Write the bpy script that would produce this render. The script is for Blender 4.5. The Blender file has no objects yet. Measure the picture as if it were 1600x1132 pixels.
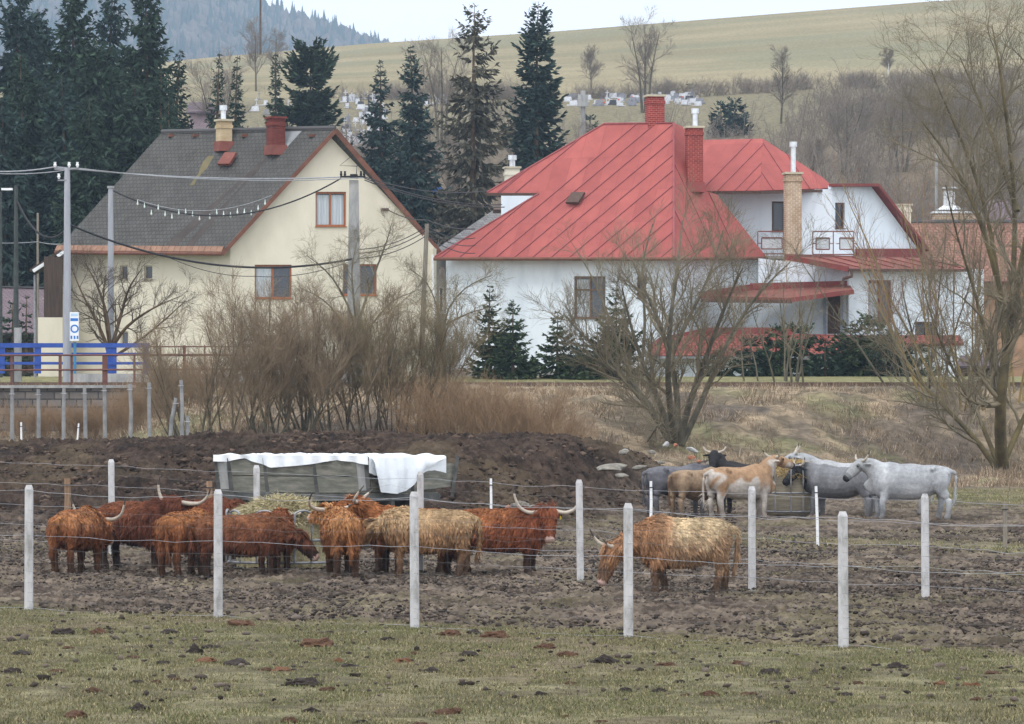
import bpy, bmesh, math, random
import numpy as np
from mathutils import Vector, Matrix
from mathutils.geometry import tessellate_polygon
R = math.radians
random.seed(7)
SC = bpy.context.scene
COL = SC.collection

# ------------------------------------------------------------------ camera
K = 7000.0            # focal length in photo pixels (1600 px wide)
CH, HR = 2.9, 660.0   # eye height, row of the horizon
cam = bpy.data.cameras.new('camera'); co = bpy.data.objects.new('camera', cam); COL.objects.link(co)
co.location = (0, 0, CH); co.rotation_euler = (R(90), 0, 0)
cam.sensor_width = 36; cam.lens = 36 * K / 1600; cam.shift_y = (HR - 566) / 1600
cam.clip_start = 1; cam.clip_end = 20000
SC.camera = co
# ------------------------------------------------------------------ sky and sun
SUN_E, SUN_A = 56, 205
w = bpy.data.worlds.new('World'); SC.world = w; w.use_nodes = True
nt = w.node_tree; bg = nt.nodes['Background']
sk = nt.nodes.new('ShaderNodeTexSky'); sk.sky_type = 'NISHITA'; sk.sun_disc = False
sk.sun_elevation = R(SUN_E); sk.sun_rotation = R(SUN_A); sk.dust_density = 6; sk.air_density = 1.3
hs = nt.nodes.new('ShaderNodeHueSaturation'); hs.inputs['Saturation'].default_value = .3
ov = nt.nodes.new('ShaderNodeMix'); ov.data_type = 'RGBA'; ov.inputs['Factor'].default_value = .82; ov.inputs['B'].default_value = (17.5, 17.7, 18.2, 1)   # even cloud layer over the blue
nt.links.new(sk.outputs[0], hs.inputs['Color']); nt.links.new(hs.outputs[0], ov.inputs['A']); nt.links.new(ov.outputs['Result'], bg.inputs['Color'])
bg.inputs['Strength'].default_value = .12
sl = bpy.data.lights.new('sun', 'SUN'); so = bpy.data.objects.new('sun', sl); COL.objects.link(so)
sl.energy = 1.25; sl.angle = R(12); sl.color = (1, .96, .91)
_sd = Vector((math.sin(R(SUN_A)) * math.cos(R(SUN_E)), math.cos(R(SUN_A)) * math.cos(R(SUN_E)), math.sin(R(SUN_E))))
so.rotation_euler = _sd.to_track_quat('Z', 'Y').to_euler(); so.location = (0, 0, 60)
SC.view_settings.view_transform = 'Standard'; SC.view_settings.look = 'None'
SC.view_settings.exposure = -0.14; SC.view_settings.gamma = 1
cy = SC.cycles
cy.max_bounces = 5; cy.diffuse_bounces = 3; cy.glossy_bounces = 2; cy.transmission_bounces = 3; cy.transparent_max_bounces = 6
cy.volume_bounces = 0; cy.use_denoising = True; cy.use_adaptive_sampling = False
cy.caustics_reflective = False; cy.caustics_refractive = False

# ------------------------------------------------------------------ helpers
def S(r, g, b, k=1.0):
    f = lambda c: (c / 255 / 12.92 if c / 255 < .04045 else ((c / 255 + .055) / 1.055) ** 2.4) * k
    return (f(r), f(g), f(b))
def P(px, py, d):     # photo pixel at depth d (metres) -> world point
    return np.array(((px - 800) * d / K, d, CH - (py - HR) * d / K))
def X(px, d): return (px - 800) * d / K
def tag(o, label=None, cat=None, group=None, kind=None):
    if label: o['label'] = label
    if cat: o['category'] = cat
    if group: o['group'] = group
    if kind: o['kind'] = kind
    return o
def thing(name, loc, label, cat, group=None, rz=0):
    o = bpy.data.objects.new(name, None); COL.objects.link(o); o.location = loc; o.rotation_euler = (0, 0, rz)
    o.empty_display_size = .2
    return tag(o, label, cat, group)
LOCAL = [False]       # True while a thing's parts are given in the thing's own coordinates
def link(name, me, parent=None, mat=None):
    o = bpy.data.objects.new(name, me); COL.objects.link(o)
    if mat is not None:
        for m in (mat if isinstance(mat, (list, tuple)) else [mat]): me.materials.append(m)
    if parent is not None:
        o.parent = parent
        if parent.parent is None and not LOCAL[0]:
            o.matrix_parent_inverse = Matrix.LocRotScale(parent.location, parent.rotation_euler, parent.scale).inverted()
    return o
def npmesh(name, V, F3=None, F4=None, col=None, uv=None, smooth=False, mi=None):
    V = np.asarray(V, np.float32); me = bpy.data.meshes.new(name)
    F3 = np.zeros((0, 3), np.int32) if F3 is None else np.asarray(F3, np.int32)
    F4 = np.zeros((0, 4), np.int32) if F4 is None else np.asarray(F4, np.int32)
    n3, n4 = len(F3), len(F4)
    me.vertices.add(len(V)); me.vertices.foreach_set('co', V.ravel())
    me.loops.add(3 * n3 + 4 * n4); me.loops.foreach_set('vertex_index', np.concatenate([F3.ravel(), F4.ravel()]))
    me.polygons.add(n3 + n4)
    me.polygons.foreach_set('loop_start', np.concatenate([np.arange(n3) * 3, 3 * n3 + np.arange(n4) * 4]).astype(np.int32))
    if smooth: me.polygons.foreach_set('use_smooth', np.ones(n3 + n4, bool))
    if mi is not None: me.polygons.foreach_set('material_index', np.asarray(mi, np.int32))
    me.update(calc_edges=True)
    if col is not None:
        a = me.color_attributes.new('col', 'FLOAT_COLOR', 'POINT')
        c = np.ones((len(V), 4), np.float32); c[:, :3] = col; a.data.foreach_set('color', c.ravel())
    me.validate()
    return me
def _h(ix, iy, s):
    n = (ix.astype(np.int64) * 374761393 + iy.astype(np.int64) * 668265263 + s * 974634777) & 0x7fffffff
    n = ((n ^ (n >> 13)) * 1274126177) & 0x7fffffff
    return ((n ^ (n >> 16)) & 0xffff) / 65535.0
def vn(x, y, s=0):    # value noise 0..1
    x = np.asarray(x, float); y = np.asarray(y, float)
    ix = np.floor(x); iy = np.floor(y); fx = x - ix; fy = y - iy
    fx = fx * fx * (3 - 2 * fx); fy = fy * fy * (3 - 2 * fy)
    a = _h(ix, iy, s); b = _h(ix + 1, iy, s); c = _h(ix, iy + 1, s); d = _h(ix + 1, iy + 1, s)
    return (a * (1 - fx) + b * fx) * (1 - fy) + (c * (1 - fx) + d * fx) * fy
def fbm(x, y, s=0, o=4):
    t = 0; a = .5; n = 0
    for i in range(o):
        t = t + a * vn(np.asarray(x) * 2 ** i, np.asarray(y) * 2 ** i, s + i * 17); n += a; a *= .5
    return t / n
def sst(a, b, x):
    t = np.clip((np.asarray(x, float) - a) / (b - a), 0, 1); return t * t * (3 - 2 * t)
def norm(v): return v / np.maximum(np.linalg.norm(v, axis=-1, keepdims=True), 1e-9)
def tubes(paths, radii, s=4):
    """paths (M,N,3), radii (M,N) -> verts, quads: a closed-sided tube per path"""
    paths = np.asarray(paths, float); radii = np.asarray(radii, float)
    M, N, _ = paths.shape
    T = norm(np.gradient(paths, axis=1)); mt = norm(T.mean(1))
    ref = np.where(np.abs(mt[:, 2:3]) > .85, np.array([[1., 0, 0]]), np.array([[0, 0, 1.]]))[:, None, :]
    B = norm(np.cross(T, np.broadcast_to(ref, T.shape))); C = np.cross(B, T)
    a = np.arange(s) * 2 * math.pi / s
    V = paths[:, :, None, :] + radii[:, :, None, None] * (np.cos(a)[None, None, :, None] * B[:, :, None, :] + np.sin(a)[None, None, :, None] * C[:, :, None, :])
    i = np.arange(M * N * s).reshape(M, N, s)
    q = np.stack([i[:, :-1], np.roll(i[:, :-1], -1, 2), np.roll(i[:, 1:], -1, 2), i[:, 1:]], -1).reshape(-1, 4)
    return V.reshape(-1, 3), q
class MB:             # mesh builder
    def __init__(s): s.V = []; s.F = []; s.n = 0
    def add(s, V, F):
        s.V += [tuple(map(float, v)) for v in V]; s.F += [tuple(int(i) + s.n for i in f) for f in F]; s.n += len(V); return s
    def box(s, c, size, rz=0, taper=1.0):
        hx, hy, hz = size[0] / 2, size[1] / 2, size[2] / 2; ca, sa = math.cos(rz), math.sin(rz); V = []
        for z, k in ((-hz, 1), (hz, taper)):
            for x, y in ((-hx, -hy), (hx, -hy), (hx, hy), (-hx, hy)):
                x *= k; y *= k; V.append((c[0] + x * ca - y * sa, c[1] + x * sa + y * ca, c[2] + z))
        return s.add(V, [(0, 3, 2, 1), (4, 5, 6, 7), (0, 1, 5, 4), (1, 2, 6, 5), (2, 3, 7, 6), (3, 0, 4, 7)])
    def beam(s, a, b, wd, hg, up=(0, 0, 1)):
        a = np.array(a, float); b = np.array(b, float); t = norm(b - a); u = np.array(up, float)
        if abs(t @ u) > .95: u = np.array((0, 1., 0))
        sd = norm(np.cross(t, u)); u = np.cross(sd, t); V = []
        for p in (a, b):
            for x, y in ((-1, -1), (1, -1), (1, 1), (-1, 1)): V.append(p + sd * x * wd / 2 + u * y * hg / 2)
        return s.add(V, [(0, 1, 2, 3), (7, 6, 5, 4), (0, 4, 5, 1), (1, 5, 6, 2), (2, 6, 7, 3), (3, 7, 4, 0)])
    def tube(s, pts, r, n=6, cap=True):
        pts = np.array(pts, float); rr = np.full(len(pts), r) if np.isscalar(r) else np.array(r, float)
        V, q = tubes(pts[None], rr[None], n); F = [tuple(f) for f in q]
        if cap: F += [tuple(range(n))[::-1], tuple(range(len(V) - n, len(V)))]
        return s.add(V, F)
    def slab(s, pts, th, nrm=None):   # planar polygon extruded backwards along its normal
        pts = [np.array(p, float) for p in pts]; n = len(pts)
        if nrm is None:
            nr = np.zeros(3)
            for i in range(n): nr += np.cross(pts[i] - pts[0], pts[(i + 1) % n] - pts[0])
            nr = norm(nr)
        else: nr = norm(np.array(nrm, float))
        tri = tessellate_polygon([[Vector(p) for p in pts]])
        F = [tuple(t) for t in tri] + [tuple(i + n for i in t[::-1]) for t in tri] + [(i, i + n, (i + 1) % n + n, (i + 1) % n) for i in range(n)]
        s.add(pts + [p - nr * th for p in pts], F); return s
    def build(s, name, mat=None, parent=None, smooth=False, recalc=True):
        me = bpy.data.meshes.new(name); me.from_pydata(s.V, [], s.F)
        if recalc:
            bm = bmesh.new(); bm.from_mesh(me); bmesh.ops.recalc_face_normals(bm, faces=bm.faces); bm.to_mesh(me); bm.free()
        if smooth: me.polygons.foreach_set('use_smooth', np.ones(len(me.polygons), bool))
        me.update()
        return link(name, me, parent, mat)
def plane3(a, b, c):
    n = norm(np.cross(b - a, c - a)); return (a, n)
def vplane(px1, d1, px2, d2):         # vertical wall plane through two plan points
    a = P(px1, 500, d1); b = P(px2, 500, d2); return plane3(a, b, b + np.array((0, 0, 1.)))
def ON(pl, px, py, off=0.0):          # where the sight line of a photo point meets a plane (moved off towards the camera)
    o = np.array((0, 0, CH)); dr = np.array(((px - 800) / K, 1, -(py - HR) / K)); a, n = pl
    if n[1] > 0: n = -n
    p = o + dr * ((a - o) @ n) / (dr @ n); return p + n * off
def holed(pl, outer, holes, th=.3, reveal=.14):
    """wall: photo outline on a plane, real openings with reveals"""
    polys = [[Vector(ON(pl, *p)) for p in outer]] + [[Vector(ON(pl, *p)) for p in h] for h in holes]
    n = pl[1] if pl[1][1] < 0 else -pl[1]
    flat = [p for q in polys for p in q]; tri = tessellate_polygon(polys); m = MB()
    m.add(flat, [tuple(t) for t in tri])
    o = [np.array(p) for p in polys[0]]; k = len(o)
    m.add(o + [p - n * th for p in o], [(i, (i + 1) % k, (i + 1) % k + k, i + k) for i in range(k)])
    for h in polys[1:]:
        h = [np.array(p) for p in h]; k = len(h)
        m.add(h + [p - n * (reveal + .08) for p in h], [(i, (i + 1) % k, (i + 1) % k + k, i + k) for i in range(k)])
    return m
def rect(x0, y0, x1, y1): return [(x0, y0), (x1, y0), (x1, y1), (x0, y1)]

# ------------------------------------------------------------------ materials
def mat(name, c1, c2=None, scale=3.0, rough=.8, bump=.0, bscale=None, c3=None, attr=False, spec=.3, metal=0, detail=5, stretch=(1, 1, 1), sheen=0):
    m = bpy.data.materials.new(name); m.use_nodes = True; t = m.node_tree; N = t.nodes; L = t.links
    b = N['Principled BSDF']; b.inputs['Roughness'].default_value = rough; b.inputs['Specular IOR Level'].default_value = spec; b.inputs['Metallic'].default_value = metal
    if sheen: b.inputs['Sheen Weight'].default_value = sheen
    tc = N.new('ShaderNodeTexCoord'); mp = N.new('ShaderNodeMapping'); mp.inputs['Scale'].default_value = stretch
    L.new(tc.outputs['Object'], mp.inputs[0])
    nz = N.new('ShaderNodeTexNoise'); nz.inputs['Scale'].default_value = scale; nz.inputs['Detail'].default_value = detail; nz.inputs['Roughness'].default_value = .65
    L.new(mp.outputs[0], nz.inputs['Vector'])
    rp = N.new('ShaderNodeValToRGB'); e = rp.color_ramp.elements; e[0].position = .33; e[1].position = .67
    c2 = c2 or c1; e[0].color = (*c1, 1); e[1].color = (*c2, 1)
    if c3: x = e.new(.5); x.color = (*c3, 1)
    L.new(nz.outputs['Fac'], rp.inputs[0]); out = rp.outputs[0]
    if attr:
        at = N.new('ShaderNodeAttribute'); at.attribute_name = 'col'
        mx = N.new('ShaderNodeMix'); mx.data_type = 'RGBA'; mx.blend_type = 'MULTIPLY'; mx.inputs['Factor'].default_value = 1
        L.new(at.outputs['Color'], mx.inputs['A']); L.new(out, mx.inputs['B']); out = mx.outputs['Result']
    L.new(out, b.inputs['Base Color'])
    if bump:
        n2 = N.new('ShaderNodeTexNoise'); n2.inputs['Scale'].default_value = bscale or scale * 4; n2.inputs['Detail'].default_value = 6
        L.new(mp.outputs[0], n2.inputs['Vector'])
        bp = N.new('ShaderNodeBump'); bp.inputs['Strength'].default_value = 1; bp.inputs['Distance'].default_value = bump
        L.new(n2.outputs['Fac'], bp.inputs['Height']); L.new(bp.outputs[0], b.inputs['Normal'])
    return m
def brickmat(name, c1, c2, mortar, bw=.24, bh=.075, msize=.012, rough=.85, vec='Object', rot=None, bump=.01, stain=None, off=.5, dist=.0):
    m = bpy.data.materials.new(name); m.use_nodes = True; t = m.node_tree; N = t.nodes; L = t.links
    b = N['Principled BSDF']; b.inputs['Roughness'].default_value = rough; b.inputs['Specular IOR Level'].default_value = .25
    if vec == 'UV':
        u = N.new('ShaderNodeUVMap'); v = u.outputs[0]
    else:
        tc = N.new('ShaderNodeTexCoord'); sx = N.new('ShaderNodeSeparateXYZ'); L.new(tc.outputs['Object'], sx.inputs[0])
        ad = N.new('ShaderNodeMath'); ad.operation = 'ADD'; L.new(sx.outputs[0], ad.inputs[0]); L.new(sx.outputs[1], ad.inputs[1])
        cb = N.new('ShaderNodeCombineXYZ'); L.new(ad.outputs[0], cb.inputs[0]); L.new(sx.outputs[2], cb.inputs[1]); v = cb.outputs[0]
    br = N.new('ShaderNodeTexBrick'); br.inputs['Scale'].default_value = 1; br.inputs['Brick Width'].default_value = bw; br.inputs['Row Height'].default_value = bh
    br.inputs['Mortar Size'].default_value = msize; br.inputs['Color1'].default_value = (*c1, 1); br.inputs['Color2'].default_value = (*c2, 1); br.inputs['Mortar'].default_value = (*mortar, 1)
    br.offset = off; L.new(v, br.inputs['Vector'])
    nz = N.new('ShaderNodeTexNoise'); nz.inputs['Scale'].default_value = .9; nz.inputs['Detail'].default_value = 7; nz.inputs['Roughness'].default_value = .7; L.new(v, nz.inputs['Vector'])
    rp = N.new('ShaderNodeValToRGB'); e = rp.color_ramp.elements; e[0].position = .3; e[1].position = .7; s0 = stain or (.7, .7, .7); e[0].color = (*s0, 1); e[1].color = (1.12, 1.1, 1.08, 1)
    L.new(nz.outputs['Fac'], rp.inputs[0])
    mx = N.new('ShaderNodeMix'); mx.data_type = 'RGBA'; mx.blend_type = 'MULTIPLY'; mx.inputs['Factor'].default_value = 1
    L.new(br.outputs['Color'], mx.inputs['A']); L.new(rp.outputs[0], mx.inputs['B']); L.new(mx.outputs['Result'], b.inputs['Base Color'])
    bp = N.new('ShaderNodeBump'); bp.inputs['Distance'].default_value = bump; bp.invert = True; L.new(br.outputs['Fac'], bp.inputs['Height']); L.new(bp.outputs[0], b.inputs['Normal'])
    return m
def set_uv(o, org, du, dv):           # metres along two directions of a roof or wall
    me = o.data; uv = me.uv_layers.new(name='UVMap'); org = np.array(org); 
    for l in me.loops:
        p = np.array(me.vertices[l.vertex_index].co) - org; uv.data[l.index].uv = (p @ du, p @ dv)
def glassmat(name, c, rough=.12):
    m = bpy.data.materials.new(name); m.use_nodes = True; b = m.node_tree.nodes['Principled BSDF']
    b.inputs['Base Color'].default_value = (*c, 1); b.inputs['Roughness'].default_value = rough; b.inputs['Specular IOR Level'].default_value = .5
    return m
M = {}
M['attr_fur'] = mat('animal_hair', (.8, .8, .8), (1.15, 1.15, 1.15), 9, .75, attr=True, spec=.2, sheen=.0)
M['attr_skin'] = mat('animal_coat', (.8, .8, .8), (1.15, 1.15, 1.15), 14, .8, bump=.006, bscale=60, attr=True, spec=.2)
M['attr'] = mat('natural_surface', (.75, .75, .75), (1.2, 1.2, 1.2), 4, .95, attr=True, spec=.1)
M['horn'] = mat('horn', S(150, 140, 128), S(196, 186, 172), 6, .45, stretch=(1, 1, 3))
M['horn_tip'] = mat('horn_tip', S(60, 55, 52), S(90, 82, 76), 6, .4)
M['bark'] = mat('grey_bark', S(72, 68, 58), S(112, 106, 90), 3, .95, .02, 12, stretch=(1, 1, .3))
M['bark_brown'] = mat('brown_bark', S(72, 58, 46), S(110, 92, 74), 4, .95)
M['twig_brown'] = mat('brown_twigs', S(116, 101, 82), S(146, 128, 104), .7, .9)
M['twig_grey'] = mat('grey_twigs', S(108, 100, 82), S(138, 128, 106), .7, .9)
M['twig_red'] = mat('reddish_twigs', S(132, 110, 86), S(160, 134, 106), .7, .9)
M['twig_yellow'] = mat('yellow_twigs', S(122, 108, 68), S(146, 126, 82), .9, .9)
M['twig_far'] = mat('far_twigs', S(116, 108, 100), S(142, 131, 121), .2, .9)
M['needle'] = mat('dark_needles', S(34, 52, 40), S(62, 84, 62), .6, .85)
M['needle_blue'] = mat('blue_needles', S(40, 58, 54), S(70, 92, 84), .6, .85)
M['needle_brown'] = mat('thin_needles', S(70, 72, 60), S(100, 98, 82), .6, .85)
M['concrete'] = mat('post_concrete', S(150, 149, 148), S(204, 204, 206), 3.5, .9, .012, 40, c3=S(188, 188, 190), stretch=(2, 2, .8), detail=9)
M['concrete_old'] = mat('old_concrete', S(134, 136, 138), S(172, 172, 170), 3, .9, .01, 20, stretch=(1, 1, .3))
M['wire'] = mat('galvanised_wire', S(140, 142, 148), S(180, 182, 188), 2, .5, metal=.3, spec=.5)
M['net'] = mat('dull_netting_wire', S(96, 96, 98), S(124, 124, 126), 2, .6)
M['wood_post'] = mat('post_wood', S(120, 96, 76), S(160, 132, 108), 6, .9, .006, stretch=(3, 3, .4))
M['wood_grey'] = mat('grey_wood', S(110, 104, 96), S(146, 138, 126), 6, .9, .006, stretch=(3, 3, .4))
M['white_plastic'] = mat('white_plastic', S(225, 228, 232), S(240, 242, 245), 4, .5)
M['steel'] = mat('steel', S(120, 122, 126), S(156, 158, 162), 5, .45, metal=.4, spec=.5)
M['black'] = mat('dark_rubber', S(30, 30, 32), S(44, 42, 42), 8, .7)
M['cable'] = mat('black_cable', S(34, 34, 38), S(48, 48, 52), 3, .6)
M['cable_grey'] = mat('grey_cable', S(140, 144, 150), S(165, 168, 174), 3, .6)
# ------------------------------------------------------------------ terrain
def interp(x, xs, ys): return np.interp(x, xs, ys)
def hill_row(d, px):  # photo row of the hillside behind the village
    ridge = interp(px, [-900, 0, 300, 570, 870, 1440, 2600], [190, 125, 92, 68, 48, 2, -70])
    low = interp(d, [250, 275, 340, 420, 480, 500], [584, 540, 395, 240, 168, 155]) + interp(px, [0, 500, 900, 1100, 1600], [0, 0, 0, -6, -30]) * sst(330, 480, d)
    f = np.clip((d - 500) / 360, 0, 1)
    up = (155 + interp(px, [0, 500, 900, 1100, 1600], [0, 0, 0, -6, -30])) * (1 - f) + ridge * f
    return np.where(d < 500, low, up)
def terrain(x, y, rough=True):
    x = np.asarray(x, float); d = np.asarray(y, float); px = 800 + K * x / np.maximum(d, 20)
    base = np.clip((d - 78) * .009, 0, .95)
    df = np.clip(158 + (x - 6) * 1.3, 150, 177)
    t = sst(0, 1, (d - df) / (190 - df))
    right = base * (1 - t) + 4.4 * t
    left = interp(d, [0, 78, 150, 172, 184.5, 187.5, 190], [0, 0, .7, 1.7, 2.5, 4.35, 4.4])
    k = sst(-16.5, -12.5, x)
    z = left * (1 - k) + right * k
    z = np.maximum(z, interp(d, [190, 196, 206, 232, 262], [-9, 4.5, 5.0, 5.15, 5.5]) * (d > 190) + (d <= 190) * -9)
    hill = CH + (HR - hill_row(d, px)) * d / K
    kb = sst(240, 275, d)
    z = np.where(d > 240, z * (1 - kb) + hill * kb, z)
    hr = CH + (HR - hill_row(860 + 0 * d, px)) * 860 / K
    z = np.where(d > 860, np.maximum(hr - (d - 860) * .05, -20), z)
    # manure heap
    a = interp(x, [-24, -19, -15, -9, 1.5, 4.0, 7.4], [1.0, 1.35, 1.6, 1.9, 1.92, 1.5, 0.0])
    a = a * (1 - sst(2.6, 7.4, x + interp(d, [104, 112, 122, 136], [6.5, 5.6, 4.2, -1])))
    prof = np.where(d < 132, sst(102, 134, d) ** .85, 1 - sst(132, 150, d))
    heap = a * prof * (.93 + .14 * fbm(x * .35, d * .12, 5, 3))
    z = z + heap
    # rubble ridge beside the willow
    z = z + .95 * np.exp(-((x - 6.6) / 1.9) ** 2 - ((d - 150) / 7) ** 2)
    return z
def zones(x, y):
    """grass 0..1, mud 0..1, heap 0..1, straw 0..1 at a ground point"""
    x = np.asarray(x, float); d = np.asarray(y, float)
    n = fbm(x * .9, d * .35, 31, 4); n2 = fbm(x * .25, d * .1, 41, 3)
    fence = 64.5 - (x + 1.5) * .985          # line of the front fence
    g = 1 - sst(-1.4, 1.2, d - fence + (n - .5) * 5)
    line = 97.5 - (x - 10.3) * 1.15 + 0 * d      # overgrown strip along the electric fence
    strip = np.exp(-((d - line + (n - .5) * 6) / 4.0) ** 2) * interp(x, [-22, -16, -10, 2, 6, 20], [.9, .8, .1, .2, .9, 1])
    fr = interp(x, [9, 15, 18, 40], [0, .35, 1, 1]) * sst(110, 125, d) + .9 * sst(128, 140, d) * sst(11, 13.5, x)
    g = np.clip(np.maximum(np.maximum(g, strip * (.35 + 1.1 * n2)), fr * sst(.25, .6, n + .15)), 0, 1)
    a = interp(x + interp(d, [104, 112, 122, 136], [4.5, 4, 3, 0]), [-24, -19, -15, -9, 1.5, 4.0, 7.4], [1, 1, 1, 1, 1, 1, 0]) * sst(102, 112, d) * (1 - sst(140, 146, d))
    st = sst(148, 158, d)
    return g, a, st
def build_ground():
    us = np.concatenate([np.linspace(-5000, -700, 28)[:-1], np.linspace(-700, -120, 60)[:-1], np.linspace(-120, 1720, 700), np.linspace(1720, 2300, 60)[1:], np.linspace(2300, 6600, 28)[1:]])
    ds = np.concatenate([[2, 10, 20, 30, 36], np.arange(40, 100, .1), np.arange(100, 150, .2), np.arange(150, 200, .35), np.geomspace(200, 900, 150), np.geomspace(920, 4300, 14)])
    D, U = np.meshgrid(ds, us, indexing='ij'); Xx = (U - 800) / K * D
    Z = terrain(Xx, D); g, hp, st = zones(Xx, D)
    mud = np.clip(1 - g, 0, 1) * (1 - st)
    near = (D < 200)
    n1 = fbm(Xx * 2.2, D * 1.6, 3, 4); n2 = fbm(Xx * 7, D * 5.5, 9, 3); n3 = fbm(Xx * .5, D * .25, 14, 3)
    n4 = fbm(Xx * 16, D * 8, 12, 2)
    lump = np.maximum(n1 - .5, 0) * .12 + (n2 - .5) * .11 + (n4 - .5) * .12
    Z = Z + near * (lump * mud * (1 + .5 * hp) + (n1 - .5) * .05 + (n3 - .5) * .16 * mud)
    hl = fbm(Xx * 1.3, D * .7, 23, 4); Z = Z + near * hp * (.5 - np.abs(hl - .5) * 2) * .34
    pit = sst(.66, .9, vn(Xx * 3.4, D * 2.2, 211)) * .07 + sst(.7, .9, vn(Xx * 5.1 + 7, D * 3.6, 223)) * .05
    Z = Z - near * mud * (1 - hp) * pit * sst(.3, .55, n3 + .1)
    Z = Z + st * near * (fbm(Xx * .7, D * .4, 77, 4) - .5) * .7 * sst(148, 160, D) * (1 - sst(184, 189, D))
    Z = Z - .0 * D
    # colours of what lies on the ground
    c = lambda *a: np.array(S(*a))
    nb = fbm(Xx * 1.3, D * .9, 51, 5); nc = fbm(Xx * .4, D * .15, 61, 4); nf = fbm(Xx * 9, D * 7, 71, 2)
    mixc = lambda a, b, t: a * (1 - t[..., None]) + b * t[..., None]
    mudc = mixc(c(58, 49, 43), c(118, 106, 94), sst(.3, .7, nb * .6 + nf * .4))
    mudc = mixc(mudc, c(118, 112, 84), sst(.5, .75, nc) * .45)
    heapc = mixc(c(36, 28, 24), c(74, 61, 52), sst(.3, .72, nb * .5 + nf * .5))
    heapc = mixc(heapc, c(96, 84, 66), sst(.58, .8, nc) * .5)
    grc = mixc(c(92, 86, 68), c(120, 115, 90), sst(.3, .7, nb))
    grc = mixc(grc, c(110, 98, 80), sst(.46, .7, nc) * .85)
    stc = mixc(c(108, 98, 82), c(152, 136, 114), sst(.3, .7, nb))
    stc = mixc(stc, c(92, 84, 78), sst(.5, .7, nc) * .8); stc = mixc(stc, c(112, 116, 78), sst(.56, .75, fbm(Xx * .3, D * .3, 88, 3)) * .5)
    colr = mixc(mudc, heapc, hp); colr = mixc(colr, grc, g * (1 - hp)); colr = mixc(colr, stc, st)
    ball = mixc(c(120, 112, 102), c(160, 150, 138), nf); colr = mixc(colr, ball, sst(188, 190, D) * (1 - sst(194, 196, D)))
    yard = mixc(c(110, 112, 78), c(138, 132, 98), nb); colr = mixc(colr, yard, sst(194, 196, D))
    scr = mixc(c(92, 84, 74), c(126, 114, 96), fbm(Xx * .12, D * .05, 19, 4)); colr = mixc(colr, scr, sst(240, 262, D))
    gn = fbm(Xx * .05, D * .02, 25, 4)
    ver = mixc(c(112, 108, 86), c(130, 122, 100), gn); colr = mixc(colr, ver, sst(415, 450, D))
    str_ = fbm(Xx * .012 + D * .004, D * .07 - Xx * .012, 95, 4)
    mea = mixc(c(130, 122, 96), c(152, 142, 114), sst(.3, .7, str_ * .75 + gn * .25)); mea = mixc(mea, c(124, 124, 100), sst(.52, .72, fbm(Xx * .02, D * .03, 99, 3)) * .6)
    colr = mixc(colr, mea, sst(490, 515, D))
    V = np.stack([Xx, D, Z], -1).reshape(-1, 3); i = np.arange(V.shape[0]).reshape(D.shape)
    F = np.stack([i[:-1, :-1], i[:-1, 1:], i[1:, 1:], i[1:, :-1]], -1).reshape(-1, 4)
    me = npmesh('ground', V, F4=F, col=colr.reshape(-1, 3), smooth=True)
    m = mat('earth', (.55, .55, .55), (1.35, 1.35, 1.35), 2.2, .95, .05, 9, attr=True, spec=.08, detail=8)
    return tag(link('ground', me, None, m), kind='structure')
build_ground()
def gz(x, d): return float(terrain(x, d))
def G(px, d, dz=0): x = X(px, d); return (x, d, gz(x, d) + dz)

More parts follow.
